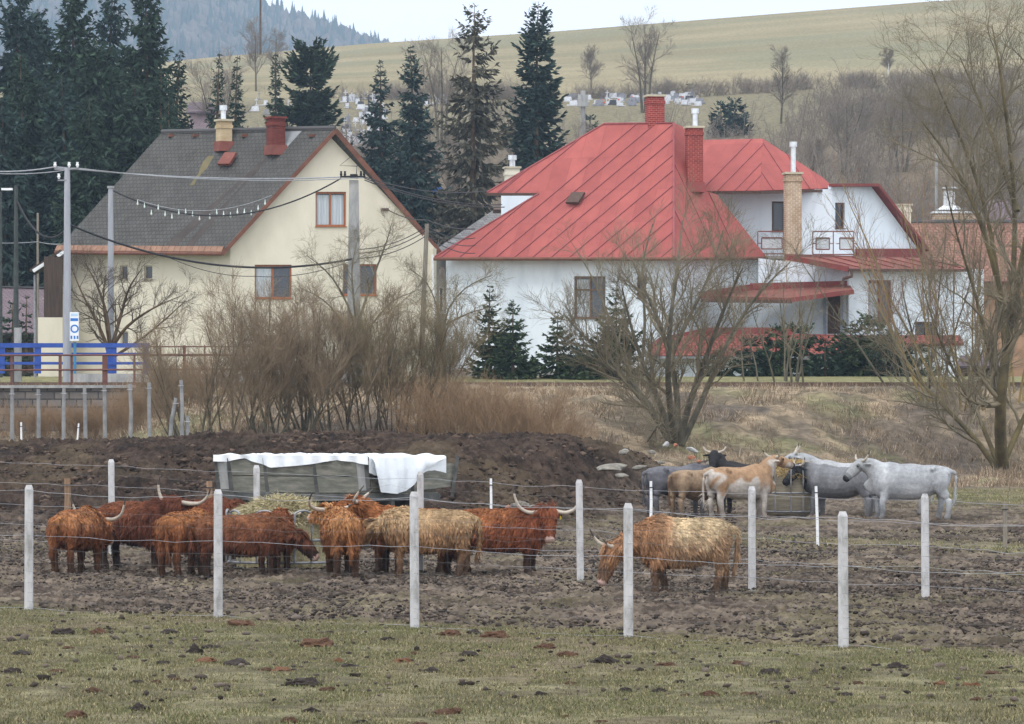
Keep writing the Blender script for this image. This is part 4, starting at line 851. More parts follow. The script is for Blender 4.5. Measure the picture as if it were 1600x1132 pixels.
# --- bare trees on the hillside
def hillside():
    for i, (px, yt, d, wpx, nm, lab, mt, mc) in enumerate([
        (1008, 38, 470, 74, 'bare_tree', 'tall bare tree with an airy oval crown above the red chimney', 'bark', 'twig_far'),
        (1220, 88, 450, 56, 'bare_tree', 'slim bare tree with a rounded pinkish crown on the green slope', 'bark', 'twig_far'),
        (1386, 82, 540, 26, 'birch', 'lone pale trunked birch at the meadow edge', 'white_plastic', 'twig_far'),
        (924, 86, 540, 48, 'bare_tree', 'faint bare tree at the foot of the meadow beside the fir', 'bark', 'twig_far'),
        (1322, 158, 400, 80, 'bare_tree', 'forked bare tree in the scrub above the white gable', 'bark', 'twig_far'),
        (1410, 150, 400, 90, 'bare_tree', 'dark bare tree in the scrub behind the white vent stack', 'bark', 'twig_far'),
        (690, 70, 430, 90, 'bare_tree', 'pale bare tree half hidden behind the ragged spruce', 'bark', 'twig_far'),
        (815, 150, 380, 90, 'bare_tree', 'dark stemmed bare tree beneath the layered fir', 'bark', 'twig_far'),
        (1270, 230, 390, 60, 'bare_tree', 'low grey bare tree just above the long red ridge', 'bark', 'twig_far'),
        (400, 44, 560, 60, 'bare_tree', 'round bare tree on the skyline below the radio mast', 'bark', 'twig_far'),
        (432, 48, 560, 40, 'bare_tree', 'small bare tree on the skyline right by the mast tree', 'bark', 'twig_far'),
        (340, 110, 420, 90, 'bare_tree', 'wispy bare tree behind the twin spruces', 'bark', 'twig_far'),
        (700, 190, 340, 100, 'bare_tree', 'leaning bare tree in the slope behind the slate roof', 'bark', 'twig_far'),
        (1560, 240, 330, 120, 'bare_tree', 'grey bare tree behind the yellowish limbs', 'bark', 'twig_far')]):
        r = np.random.default_rng(200 + i); x = X(px, d); z0 = gz(x, d); H = CH + (HR - yt) * d / K - z0; w = wpx / 2 * d / K
        n = 3 if wpx > 60 else 1
        tp = np.stack([path_of([(x + (k - (n - 1) / 2) * .3, d, z0 - .2), (x + (k - (n - 1) / 2) * w * .25 + r.normal(0, .1), d + r.normal(0, .5), z0 + H * .45), (x + (k - (n - 1) / 2) * w * .6, d + r.normal(0, 1), z0 + H * (.97 - .06 * abs(k - 1)))], 9) for k in range(n)])
        tr = np.linspace(.012 * H + .05, .02, 9)[None].repeat(n, 0)
        bare_tree(nm, lab, 'tree', (x, d, z0), (tp, tr), [tw(int(20 / n) + 6, 52, (w * 1.0, w * 1.6), .18, N=6, t0=.25), tw(9, 42, (w * .4, w * .75), .12, N=4), tw(7, 38, (w * .18, w * .4), .08, N=3, rmin=.011)], M[mt], M[mc], 'bare trees on the hillside', seed=220 + i)
    # scrub covering the slope: one mass
    rng = np.random.default_rng(77); n = 350
    px = rng.uniform(-100, 1720, n); d = rng.uniform(268, 425, n); u = rng.random(n)
    px = np.concatenate([px, rng.uniform(520, 1700, 80), rng.uniform(1250, 1650, 60)]); d = np.concatenate([d, rng.uniform(496, 506, 80), rng.uniform(425, 450, 60)]); n = len(px)
    x = (px - 800) / K * d; z = terrain(x, d); P0, R0 = [], []
    k = 6; a = rng.uniform(0, 6.28, (n, k)); h = np.where(d > 488, rng.uniform(.5, 1.4, n), rng.uniform(2.5, 6.0, n))[:, None] * rng.uniform(.6, 1.1, (n, k)); le = rng.uniform(.1, .5, (n, k))
    b = np.stack([np.repeat(x[:, None], k, 1) + rng.normal(0, .8, (n, k)), np.repeat(d[:, None], k, 1) + rng.normal(0, .8, (n, k)), np.repeat(z[:, None], k, 1) - .3], -1)
    e = b + np.stack([np.cos(a) * le * h, np.sin(a) * le * h, h], -1); mid = (b + e) / 2 + rng.normal(0, .2, b.shape)
    pp = np.stack([b, mid, e], 2).reshape(-1, 3, 3); rr = np.tile(np.array([[.05, .035, .015]]), (len(pp), 1))
    l1 = spawn(rng, pp, rr, 8, 50, (1.0, 2.4), .1, N=4, t0=.15, wob=.3); l2 = spawn(rng, *l1, 7, 45, (.5, 1.3), .08, N=3, rmin=.01, wob=.3)
    V, F = join_tubes([(pp, rr), l1, l2], [4, 3, 3])
    tag(link('scrub', npmesh('scrub', V, F4=F), None, M['twig_far']), 'grey brown leafless scrub covering the slope behind the houses', 'scrub', kind='stuff')
hillside()
# ------------------------------------------------------------------ cattle
def ell_tube(pts, ry, rz, n=14, ups=None):
    """closed loft of ellipses along a path"""
    pts = np.array(pts, float); N = len(pts); T = norm(np.gradient(pts, axis=0)); V = []; F = []
    for i in range(N):
        up = np.array((0, 0, 1.)) if ups is None else np.array(ups, float)
        if abs(T[i] @ up) > .93: up = np.array((1., 0, 0))
        s = norm(np.cross(T[i], up)); u = np.cross(s, T[i])
        for k in range(n):
            a = 2 * math.pi * k / n; V.append(pts[i] + s * ry[i] * math.cos(a) + u * rz[i] * math.sin(a))
    for i in range(N - 1):
        for k in range(n): F.append((i * n + k, i * n + (k + 1) % n, (i + 1) * n + (k + 1) % n, (i + 1) * n + k))
    V.append(pts[0] - T[0] * min(ry[0], rz[0]) * .45); V.append(pts[-1] + T[-1] * min(ry[-1], rz[-1]) * .45); a = N * n
    for k in range(n): F.append((a, (k + 1) % n, k)); F.append((a + 1, (N - 1) * n + k, (N - 1) * n + (k + 1) % n))
    return V, F
def smooth_path(pts, m=3):
    pts = np.array(pts, float); t = np.linspace(0, len(pts) - 1, (len(pts) - 1) * m + 1); out = []
    for x in t:
        i = min(int(x), len(pts) - 2); f = x - i; p0 = pts[max(i - 1, 0)]; p1 = pts[i]; p2 = pts[i + 1]; p3 = pts[min(i + 2, len(pts) - 1)]
        out.append(.5 * ((2 * p1) + (-p0 + p2) * f + (2 * p0 - 5 * p1 + 4 * p2 - p3) * f * f + (-p0 + 3 * p1 - 3 * p2 + p3) * f ** 3))
    return np.array(out)
DG = lambda: bpy.context.evaluated_depsgraph_get()
def remeshed(mb, vox, it=4):
    me = bpy.data.meshes.new('tmp'); me.from_pydata(mb.V, [], mb.F); bm = bmesh.new(); bm.from_mesh(me); bmesh.ops.recalc_face_normals(bm, faces=bm.faces); bm.to_mesh(me); bm.free()
    o = bpy.data.objects.new('tmp', me); COL.objects.link(o)
    r = o.modifiers.new('r', 'REMESH'); r.mode = 'VOXEL'; r.voxel_size = vox
    s = o.modifiers.new('s', 'SMOOTH'); s.iterations = it; s.factor = .5
    out = bpy.data.meshes.new_from_object(o.evaluated_get(DG()), depsgraph=DG()); bpy.data.objects.remove(o)
    return out
def lin(*rgb): return np.array(S(*rgb))
def animal(name, label, cat, px, d, yaw, coat, head, horns, sc=1.0, shag=True, seed=1, group=None, legs=None, nf=15000, tail=0.0, hornc=('horn', 'horn_tip'), tag_=False, dz=0, headscale=None, hair=1.0, shape=(1, 1, 1)):
    """head: (poll x, y, z in body space, world azimuth of the muzzle, pitch below the level)
    horns: list of two (list of (out, up, fwd) points beside the head)"""
    rng = np.random.default_rng(seed); loc = G(px, d, dz); yw = R(yaw)
    lg = legs or {}
    m = MB(); sm = smooth_path
    def loft(p, ry, rz, n=14, k=3, ups=None):
        P_ = sm(p, k); t = np.linspace(0, len(p) - 1, len(P_)); i = np.arange(len(p))
        V, F = ell_tube(P_, np.interp(t, i, ry), np.interp(t, i, rz), n, ups); m.add(V, F)
    deep = 1.0 if shag else .95
    # trunk from rump to brisket
    loft([(-.86, 0, .93), (-.74, 0, .91), (-.5, 0, .86), (-.15, 0, .80), (.2, 0, .80), (.48, 0, .83), (.68, 0, .84), (.80, 0, .84)],
         [.12, .24, .29, .34, .335, .275, .21, .11], [.14, .25, .335 * deep, .39 * deep, .395 * deep, .40, .34, .2], 18)
    loft([(-.86, 0, 1.06), (-.5, 0, 1.08), (0, 0, 1.06), (.42, 0, 1.12), (.62, 0, 1.06)], [.06, .12, .1, .1, .08], [.06, .1, .1, .13, .1], 12)   # spine, withers
    for s in (1, -1):
        loft([(-.60, s * .16, 1.0), (-.65, s * .19, .80), (-.67, s * .18, .58)], [.13, .14, .085], [.2, .21, .10], 12)           # thigh
        loft([(.46, s * .17, 1.0), (.52, s * .19, .80), (.55, s * .17, .64)], [.1, .12, .09], [.15, .17, .12], 12)            # shoulder
        fx = lg.get('f%d' % s, 0); hx = lg.get('h%d' % s, 0)
        loft([(.53, s * .17, .74), (.50 + fx * .35, s * .17, .56), (.53 + fx * .75, s * .165, .36), (.52 + fx, s * .165, .13), (.55 + fx, s * .165, .02)], [.11, .09, .07, .054, .07], [.14, .105, .074, .056, .078], 10)
        loft([(-.64, s * .17, .80), (-.67 + hx * .3, s * .17, .60), (-.745 + hx * .7, s * .165, .43), (-.715 + hx, s * .16, .16), (-.68 + hx, s * .16, .02)], [.13, .10, .068, .056, .07], [.19, .13, .082, .06, .08], 10)
    if not shag:
        for s in (1, -1):
            loft([(-.54, s * .2, 1.12), (-.46, s * .25, 1.07)], [.055, .055], [.055, .055], 8); loft([(-.84, s * .1, 1.02), (-.80, s * .1, .98)], [.05, .05], [.06, .06], 8)
        loft([(.62, 0, .72), (.78, 0, .70), (.9, 0, .82)], [.06, .06, .05], [.16, .16, .1], 10)
    # neck and head
    hx, hy, hz, az, pitch = head; a = R(az) - yw; hp = np.array((hx, hy, hz))
    hd = np.array((math.cos(a) * math.cos(R(pitch)), math.sin(a) * math.cos(R(pitch)), -math.sin(R(pitch)))); side = norm(np.cross(hd, (0, 0, 1.)) if abs(hd[2]) < .97 else np.array((-math.sin(a), math.cos(a), 0)) * -1); upv = np.cross(side, hd)
    hs_ = headscale or (1.18 if shag else 1.06); nb = hp - upv * .06 - hd * .02
    loft([(.50, 0, .93), (.66, hy * .25, .95 + (hz - .95) * .22), tuple((np.array((.66, hy * .25, .95 + (hz - .95) * .22)) + nb) / 2 + np.array((0, 0, .03))), tuple(nb)], [.22, .19, .15, .12], [.30, .26, .20, .145], 14)
    w = .62 if shag else .60
    hpt = [hp - hd * .05, hp + hd * .10 * hs_, hp + hd * .26 * hs_ - upv * .01, hp + hd * .40 * hs_ - upv * .02, hp + hd * .52 * hs_ - upv * .03]
    loft([tuple(p) for p in hpt], [.09 * hs_, .125 * hs_, .105 * hs_, .078 * hs_, .082 * hs_], [.09 * hs_, .12 * hs_, .12 * hs_, .09 * hs_, .075 * hs_], 14, ups=tuple(upv))
    for s in (1, -1):                                              # ears
        e0 = hp + side * s * .10 - upv * .03; e1 = e0 + side * s * .20 - upv * (.07 if shag else .03) - hd * .02
        loft([tuple(e0), tuple((e0 + e1) / 2 + upv * .005), tuple(e1)], [.03, .065, .02], [.022, .03, .012], 8)
    tx = [(-.90, 0, 1.04), (-1.0, tail * .3, .98), (-1.0, tail * .6, .75), (-.97, tail, .45), (-.95, tail, .30)]
    loft(tx, [.05, .04, .03, .03, .03], [.05, .04, .03, .03, .03], 8)
    me = remeshed(m, .026, 3); me.name = name
    nv = len(me.vertices); V = np.empty(nv * 3, np.float32); me.vertices.foreach_get('co', V); V = V.reshape(-1, 3).astype(float)
    Nn = np.empty(nv * 3, np.float32); me.vertices.foreach_get('normal', Nn); Nn = Nn.reshape(-1, 3)
    hdist = (V - hp) @ hd; inhead = (np.linalg.norm((V - hp) - hdist[:, None] * hd, axis=1) < .2) & (hdist > -.1) & (hdist < .7 * hs_) & (V[:, 0] > .3)
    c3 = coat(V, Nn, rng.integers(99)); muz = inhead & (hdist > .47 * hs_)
    mzc = lin(190, 160, 150) if shag else lin(58, 56, 60); c3[muz] = mzc
    if not shag:
        c3[inhead & (hdist > .40 * hs_)] *= .55; c3[inhead & (hdist > .12) & (hdist < .2) & (np.abs((V - hp) @ side) > .09)] *= .45
    ca = me.color_attributes.new('col', 'FLOAT_COLOR', 'POINT'); c4 = np.ones((nv, 4), np.float32); c4[:, :3] = c3; ca.data.foreach_set('color', c4.ravel())
    me.polygons.foreach_set('use_smooth', np.ones(len(me.polygons), bool)); me.update()
    o = link(name, me, None, M['attr_skin']); o.location = loc; o.rotation_euler = (0, 0, yw); o.scale = (sc * shape[0], sc * shape[1], sc * shape[2]); tag(o, label, cat, group)
    LOCAL[0] = True
    for s in (1, -1):
        p = hp + hd * .17 * hs_ + side * s * .108 + upv * .045; b = bmesh.new(); bmesh.ops.create_uvsphere(b, u_segments=10, v_segments=6, radius=.022)
        e = bpy.data.meshes.new('eye'); b.to_mesh(e); b.free(); eo = link('eye', e, o, M['black']); eo.location = p + side * s * .108 * (hs_ - 1)
    hk = 1.22 if shag else 1.0; hup = norm(upv * .6 - hd * .8)
    for s, hpn in zip((1, -1), horns or []):
        if not hpn: continue
        pts = [hp + side * s * (.09 + q[0]) + upv * .05 + hup * q[1] * hk + side * s * q[0] * (hk - 1) + hd * (q[2] if len(q) > 2 else 0) + upv * (q[3] if len(q) > 3 else 0) for q in hpn]; pts = sm(pts, 5); n = len(pts)
        rad = np.linspace(.046 if shag else .036, .010, n); b = MB().tube(pts, rad, 8); ho = b.build('horn', None, o, smooth=True); hm = ho.data
        hm.materials.append(M[hornc[0]]); hm.materials.append(M[hornc[1]])
        mi = [0] * len(hm.polygons); kk = int((n - 1) * .78) * 8
        for i in range(len(hm.polygons)):
            if i >= kk: mi[i] = 1
        hm.polygons.foreach_set('material_index', np.array(mi, np.int32))
    if tag_:
        p = hp + side * -.24 - upv * .12; MB().box(p + hd * .04, (.02, .06, .07)).build('ear_tag', mat('yellow_tag', S(226, 200, 40), S(236, 214, 60), 4, .5), o)
    # hair
    me.calc_loop_triangles(); nt_ = len(me.loop_triangles); tri = np.empty(nt_ * 3, np.int32); me.loop_triangles.foreach_get('vertices', tri); tri = tri.reshape(-1, 3)
    A, B, C = V[tri[:, 0]], V[tri[:, 1]], V[tri[:, 2]]; ar = np.linalg.norm(np.cross(B - A, C - A), axis=1)
    n = int(nf * 1.7) if shag else nf // 2; ti = rng.choice(nt_, n, p=ar / ar.sum()); u = rng.random((n, 2)); fl = u.sum(1) > 1; u[fl] = 1 - u[fl]
    p = A[ti] + (B[ti] - A[ti]) * u[:, :1] + (C[ti] - A[ti]) * u[:, 1:]; nn = norm(Nn[tri[ti]].mean(1)); col = c3[tri[ti]].mean(1)
    x, y, z = p.T; hdis = (p - hp) @ hd; inh = (np.linalg.norm((p - hp) - hdis[:, None] * hd, axis=1) < .2) & (hdis > -.12) & (x > .3)
    keep = ~(inh & (hdis > .45 * hs_)); p, nn, col, x, y, z, hdis, inh = [q[keep] for q in (p, nn, col, x, y, z, hdis, inh)]; n = len(p)
    flow = np.tile(np.array((-.5, 0, -.8)), (n, 1)); flow[z < .45] = (0, 0, -1); flow[inh] = hd + np.array((0, 0, -.35)); flow[z > 1.05] = (-.8, 0, -.25)
    w1 = fbm(x * 3 + 11, z * 3 + y * 2, seed, 3) - .5; w2 = fbm(x * 3 + 47, z * 3 - y * 2, seed + 5, 3) - .5
    flow = flow + np.stack([w1 * 2.6, np.sign(y + .001) * .1 + w2 * 1.4, w2 * 1.6], -1)
    tang = norm(flow - nn * (flow * nn).sum(1, keepdims=True)); D = norm(tang + nn * rng.uniform(.15, .55, (n, 1)) + rng.normal(0, .16, (n, 3)))
    if shag:
        L = .068 + .028 * sst(.95, .6, z) * (z > .5) + .025 * ((x > .35) & (z > .5)) ; L = np.where(z < .5, .045, L); L = np.where(inh, np.where(hdis < .08, .17, .06), L); L = np.where(x < -.93, .12, L)
        L *= hair
        clump = .55 + .9 * fbm(x * 9, z * 9 + y * 7, seed + 9, 2); L = L * clump * rng.uniform(.7, 1.25, n); wd = .0062
    else:
        L = np.where(x < -.93, .1 * (z < .6) + .02, .022) * rng.uniform(.6, 1.2, n); wd = .005
    sd = norm(np.cross(D, nn) + rng.normal(0, .35, (n, 3))) * wd; Lc = L[:, None]
    q0 = p - nn * .006; q1 = p + D * Lc * .55; q2 = q1 + norm(D + np.array((0, 0, -.55))) * Lc * .5
    if shag:                                                       # locks: neighbouring hairs lean together
        cell = np.floor(p / .055 + rng.random(3) * 9).astype(np.int64); key = cell[:, 0] * 1000003 + cell[:, 1] * 1009 + cell[:, 2]; _, inv, cnt = np.unique(key, return_inverse=True, return_counts=True); inv = inv.ravel()
        mean = lambda q: np.stack([np.bincount(inv, q[:, k]) for k in range(3)], -1)[inv] / cnt[inv][:, None]
        mp, mD = mean(p), norm(mean(D)); jit = rng.normal(0, .28, (len(cnt), 3))[inv]; mD = norm(mD + jit - nn * np.minimum(0, (jit * nn).sum(1, keepdims=True)))
        tipc = mp + mD * Lc * .95 + np.array((0, 0, -.25)) * Lc; q2 = q2 * .4 + tipc * .6; q1 = q1 * .7 + (mp + mD * Lc * .5) * .3; ltone = rng.uniform(.72, 1.22, len(cnt))[inv]
    else: ltone = np.ones(n)
    Vh = np.stack([q0 - sd, q0 + sd, q1 + sd * .9, q1 - sd * .9, q2], 1).reshape(-1, 3); i = np.arange(n) * 5
    F4 = np.stack([i, i + 1, i + 2, i + 3], -1); F3 = np.stack([i + 3, i + 2, i + 4], -1)
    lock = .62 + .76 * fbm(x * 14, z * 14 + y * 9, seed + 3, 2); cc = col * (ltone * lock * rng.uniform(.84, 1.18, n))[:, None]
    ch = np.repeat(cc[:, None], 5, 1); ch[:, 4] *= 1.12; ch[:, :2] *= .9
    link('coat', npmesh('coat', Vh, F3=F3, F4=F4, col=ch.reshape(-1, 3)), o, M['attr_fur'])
    if shag:                                                       # fringe falling over the brow
        k = 420; t = rng.random(k); b = hp + side[None] * rng.uniform(-.1, .1, (k, 1)) + upv * (.10 + rng.uniform(-.03, .03, (k, 1))) + hd[None] * rng.uniform(-.06, .05, (k, 1))
        D0 = norm(upv * rng.uniform(.1, .6, (k, 1)) + hd * rng.uniform(.5, 1, (k, 1)) + side * rng.normal(0, .35, (k, 1))); ln = rng.uniform(.12, .26, (k, 1))
        b1 = b + D0 * ln * .5; b2 = b1 + norm(D0 + hd * .3 + np.array((0, 0, -.8))) * ln * .55; s_ = norm(np.cross(D0, upv + rng.normal(0, .2, (k, 3)))) * .010
        Vf = np.stack([b - s_, b + s_, b1 + s_, b1 - s_, b2], 1).reshape(-1, 3); i = np.arange(k) * 5
        base = coat(np.array([hp]), np.array([[0, 0, 1.]]), 1)[0] * 1.15; cf = np.repeat((base * rng.uniform(.7, 1.3, (k, 1)))[:, None], 5, 1).reshape(-1, 3)
        link('forelock', npmesh('forelock', Vf, F3=np.stack([i + 3, i + 2, i + 4], -1), F4=np.stack([i, i + 1, i + 2, i + 3], -1), col=cf), o, M['attr_fur'])
    LOCAL[0] = False
    return o
def coat_of(top, side, dark, belly=.62, leg=None, headc=None, front=None, mud=.5, spread=.3):
    """highland coat: bleached back, warm flanks, darker towards the belly, muddy legs"""
    top, side, dark = lin(*top), lin(*side), lin(*dark); fr = lin(*front) if front else None; hc = lin(*headc) if headc else None
    def f(V, N, s):
        x, y, z = V.T; n = fbm(x * 4, z * 4 + y * 3, 3 + s, 3); t = sst(.75, 1.12, z + (n - .5) * spread)[:, None]; c = side * (1 - t) + top * t
        if fr is not None: k = sst(.1, .5, x + (n - .5) * .3)[:, None]; c = c * (1 - k) + fr * k
        if hc is not None: k = sst(.7, .85, x)[:, None]; c = c * (1 - k) + hc * k
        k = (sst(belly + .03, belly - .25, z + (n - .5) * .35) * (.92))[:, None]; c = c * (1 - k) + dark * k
        k = (sst(.34, .12, z + (n - .5) * .2) * mud)[:, None]; c = c * (1 - k) + lin(70, 58, 50) * k
        c = c * np.array((.82, .87, .80)) + c.mean(1, keepdims=True) * np.array((.12, .12, .14))
        return c * (.62 + .5 * n[:, None])
    return f
HG = 'highland cattle at the hay feeder'
Hn = lambda a, b: [a, b]
UPH = [(0, 0), (.16, .0), (.30, .08), (.37, .24), (.40, .36)]      # wide then upswept
LONG = [(0, 0), (.2, -.03), (.36, .06), (.44, .26), (.43, .44)]
FLAT = [(0, 0), (.16, -.02), (.30, .02), (.42, .10), (.5, .2)]
cat_h = 'highland cow'
# tan cow, rump to the viewer, far left
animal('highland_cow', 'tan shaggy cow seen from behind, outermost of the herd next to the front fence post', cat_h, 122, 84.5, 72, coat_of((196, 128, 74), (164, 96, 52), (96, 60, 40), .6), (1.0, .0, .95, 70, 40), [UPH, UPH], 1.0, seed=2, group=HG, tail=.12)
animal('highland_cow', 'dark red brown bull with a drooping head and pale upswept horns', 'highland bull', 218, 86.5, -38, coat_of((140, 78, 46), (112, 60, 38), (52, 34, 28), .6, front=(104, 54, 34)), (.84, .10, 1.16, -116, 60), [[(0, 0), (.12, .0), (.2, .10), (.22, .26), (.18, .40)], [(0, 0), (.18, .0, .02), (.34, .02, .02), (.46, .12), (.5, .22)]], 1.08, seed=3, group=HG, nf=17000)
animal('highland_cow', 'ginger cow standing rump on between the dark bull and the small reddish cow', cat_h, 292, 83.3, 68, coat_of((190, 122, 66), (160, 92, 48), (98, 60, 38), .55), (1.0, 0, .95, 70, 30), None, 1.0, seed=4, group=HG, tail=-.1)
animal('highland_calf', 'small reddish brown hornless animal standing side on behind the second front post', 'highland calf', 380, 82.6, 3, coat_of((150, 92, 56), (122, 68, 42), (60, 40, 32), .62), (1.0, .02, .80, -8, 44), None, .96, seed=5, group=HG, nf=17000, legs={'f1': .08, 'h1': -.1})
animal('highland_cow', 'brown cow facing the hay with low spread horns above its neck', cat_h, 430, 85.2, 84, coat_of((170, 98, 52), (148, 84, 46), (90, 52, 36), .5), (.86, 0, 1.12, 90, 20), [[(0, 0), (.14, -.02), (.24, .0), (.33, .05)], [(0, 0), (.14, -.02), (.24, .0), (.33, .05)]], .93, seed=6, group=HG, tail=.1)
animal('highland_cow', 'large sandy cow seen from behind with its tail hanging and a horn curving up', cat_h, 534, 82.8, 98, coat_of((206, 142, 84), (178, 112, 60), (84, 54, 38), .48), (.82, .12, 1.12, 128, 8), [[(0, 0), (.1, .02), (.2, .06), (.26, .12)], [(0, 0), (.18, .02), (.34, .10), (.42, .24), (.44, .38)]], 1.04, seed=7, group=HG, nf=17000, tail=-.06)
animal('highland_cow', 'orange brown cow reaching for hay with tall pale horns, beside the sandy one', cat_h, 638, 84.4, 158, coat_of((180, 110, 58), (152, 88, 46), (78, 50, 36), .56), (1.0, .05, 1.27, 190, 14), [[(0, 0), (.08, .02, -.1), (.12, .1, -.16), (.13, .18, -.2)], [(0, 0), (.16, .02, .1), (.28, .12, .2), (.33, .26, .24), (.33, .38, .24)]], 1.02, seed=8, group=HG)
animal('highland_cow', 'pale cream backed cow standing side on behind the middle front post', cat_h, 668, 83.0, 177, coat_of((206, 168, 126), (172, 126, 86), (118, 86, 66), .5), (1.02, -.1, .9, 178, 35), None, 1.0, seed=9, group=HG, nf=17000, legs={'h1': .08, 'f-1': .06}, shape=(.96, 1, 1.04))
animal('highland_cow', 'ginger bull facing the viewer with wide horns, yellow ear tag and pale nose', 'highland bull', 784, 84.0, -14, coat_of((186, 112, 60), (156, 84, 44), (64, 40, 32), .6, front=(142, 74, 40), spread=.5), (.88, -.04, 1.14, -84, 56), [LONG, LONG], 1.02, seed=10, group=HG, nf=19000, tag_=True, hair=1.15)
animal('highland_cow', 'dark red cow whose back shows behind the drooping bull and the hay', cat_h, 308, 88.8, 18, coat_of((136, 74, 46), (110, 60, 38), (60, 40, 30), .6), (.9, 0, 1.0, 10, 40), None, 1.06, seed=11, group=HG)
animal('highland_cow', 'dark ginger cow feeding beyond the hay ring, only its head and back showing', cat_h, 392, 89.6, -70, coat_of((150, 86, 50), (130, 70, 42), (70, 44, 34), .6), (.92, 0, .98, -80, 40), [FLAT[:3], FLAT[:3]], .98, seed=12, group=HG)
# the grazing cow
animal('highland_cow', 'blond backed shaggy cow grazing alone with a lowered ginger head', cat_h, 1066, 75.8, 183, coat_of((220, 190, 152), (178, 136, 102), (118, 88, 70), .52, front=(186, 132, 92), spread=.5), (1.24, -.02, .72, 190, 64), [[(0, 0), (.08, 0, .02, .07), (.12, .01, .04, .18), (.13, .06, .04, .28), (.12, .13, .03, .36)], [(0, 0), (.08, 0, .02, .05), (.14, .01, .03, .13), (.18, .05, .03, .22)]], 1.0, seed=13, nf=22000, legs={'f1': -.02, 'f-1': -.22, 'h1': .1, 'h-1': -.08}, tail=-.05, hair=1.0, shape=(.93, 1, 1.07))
# --- second herd around the round bale
def patch(base, white, amount, seed, legs=None, dirt=None):
    base, white = lin(*base), lin(*white)
    def f(V, N, s):
        x, y, z = V.T; n = fbm(x * 2.2 + 5, z * 2.0 + y * 1.5, seed, 3); n2 = fbm(x * 9, z * 9 + y * 5, seed + 2, 3)
        k = sst(.46, .56, n + (amount - .5) + sst(.75, .35, z) * .35)[:, None]
        c = base * (1 - k) + white * k; d = (sst(.4, .1, z + (n2 - .5) * .3) * .6)[:, None]; c = c * (1 - d) + lin(112, 98, 86) * d
        return c * (.72 + .5 * n2[:, None])
    return f
def shade_coat(light, darkc, seed, head=None, blot=.5):
    light, darkc = lin(*light), lin(*darkc); hc = None if head is None else lin(*head)
    def f(V, N, s):
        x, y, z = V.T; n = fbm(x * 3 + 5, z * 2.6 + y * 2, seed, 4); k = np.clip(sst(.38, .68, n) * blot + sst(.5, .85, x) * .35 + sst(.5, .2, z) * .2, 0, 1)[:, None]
        c = light * (1 - k) + darkc * k
        if hc is not None: q = sst(.72, .85, x)[:, None]; c = c * (1 - q) + hc * q
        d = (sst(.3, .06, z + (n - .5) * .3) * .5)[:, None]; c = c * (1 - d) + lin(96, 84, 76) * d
        return c * (.74 + .46 * n[:, None])
    return f
GG = 'grey and spotted cattle at the round bale'
SH = [(0, 0), (.10, .01), (.18, .06), (.21, .14), (.20, .20)]; SHB = [(0, 0), (.1, .03), (.17, .12), (.18, .24)]
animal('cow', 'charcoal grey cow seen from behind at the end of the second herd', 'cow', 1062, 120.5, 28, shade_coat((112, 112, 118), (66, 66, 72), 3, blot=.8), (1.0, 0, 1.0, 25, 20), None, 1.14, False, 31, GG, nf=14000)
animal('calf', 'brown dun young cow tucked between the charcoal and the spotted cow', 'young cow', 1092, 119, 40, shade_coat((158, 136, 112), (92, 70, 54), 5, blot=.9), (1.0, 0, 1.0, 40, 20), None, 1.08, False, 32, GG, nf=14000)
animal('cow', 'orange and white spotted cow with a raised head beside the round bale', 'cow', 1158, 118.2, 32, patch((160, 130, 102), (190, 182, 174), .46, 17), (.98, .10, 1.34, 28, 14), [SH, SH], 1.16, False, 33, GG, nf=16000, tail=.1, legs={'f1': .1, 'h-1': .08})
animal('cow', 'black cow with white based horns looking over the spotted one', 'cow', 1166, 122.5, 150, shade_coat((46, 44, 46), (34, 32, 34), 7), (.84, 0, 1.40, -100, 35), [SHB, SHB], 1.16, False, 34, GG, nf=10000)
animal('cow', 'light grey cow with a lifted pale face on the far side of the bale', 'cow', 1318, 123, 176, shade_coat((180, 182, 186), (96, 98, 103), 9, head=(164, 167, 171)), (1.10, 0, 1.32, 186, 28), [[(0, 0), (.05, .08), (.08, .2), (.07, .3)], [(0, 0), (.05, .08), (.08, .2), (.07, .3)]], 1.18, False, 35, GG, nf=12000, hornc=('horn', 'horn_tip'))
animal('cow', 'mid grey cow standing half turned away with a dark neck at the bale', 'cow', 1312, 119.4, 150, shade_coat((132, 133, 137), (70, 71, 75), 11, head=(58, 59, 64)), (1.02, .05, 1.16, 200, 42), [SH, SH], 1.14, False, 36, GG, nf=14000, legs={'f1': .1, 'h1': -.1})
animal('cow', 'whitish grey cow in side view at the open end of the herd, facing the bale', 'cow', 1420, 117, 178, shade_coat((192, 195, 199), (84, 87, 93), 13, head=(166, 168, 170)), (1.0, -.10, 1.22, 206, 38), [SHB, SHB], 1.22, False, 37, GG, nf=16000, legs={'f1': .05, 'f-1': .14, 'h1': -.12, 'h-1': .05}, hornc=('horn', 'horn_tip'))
animal('cow', 'pale grey cow whose back shows between the whitish and the half turned one', 'cow', 1390, 121.5, 172, shade_coat((172, 173, 176), (104, 105, 108), 15), (.98, 0, .95, 176, 40), None, 1.18, False, 38, GG, nf=9000)
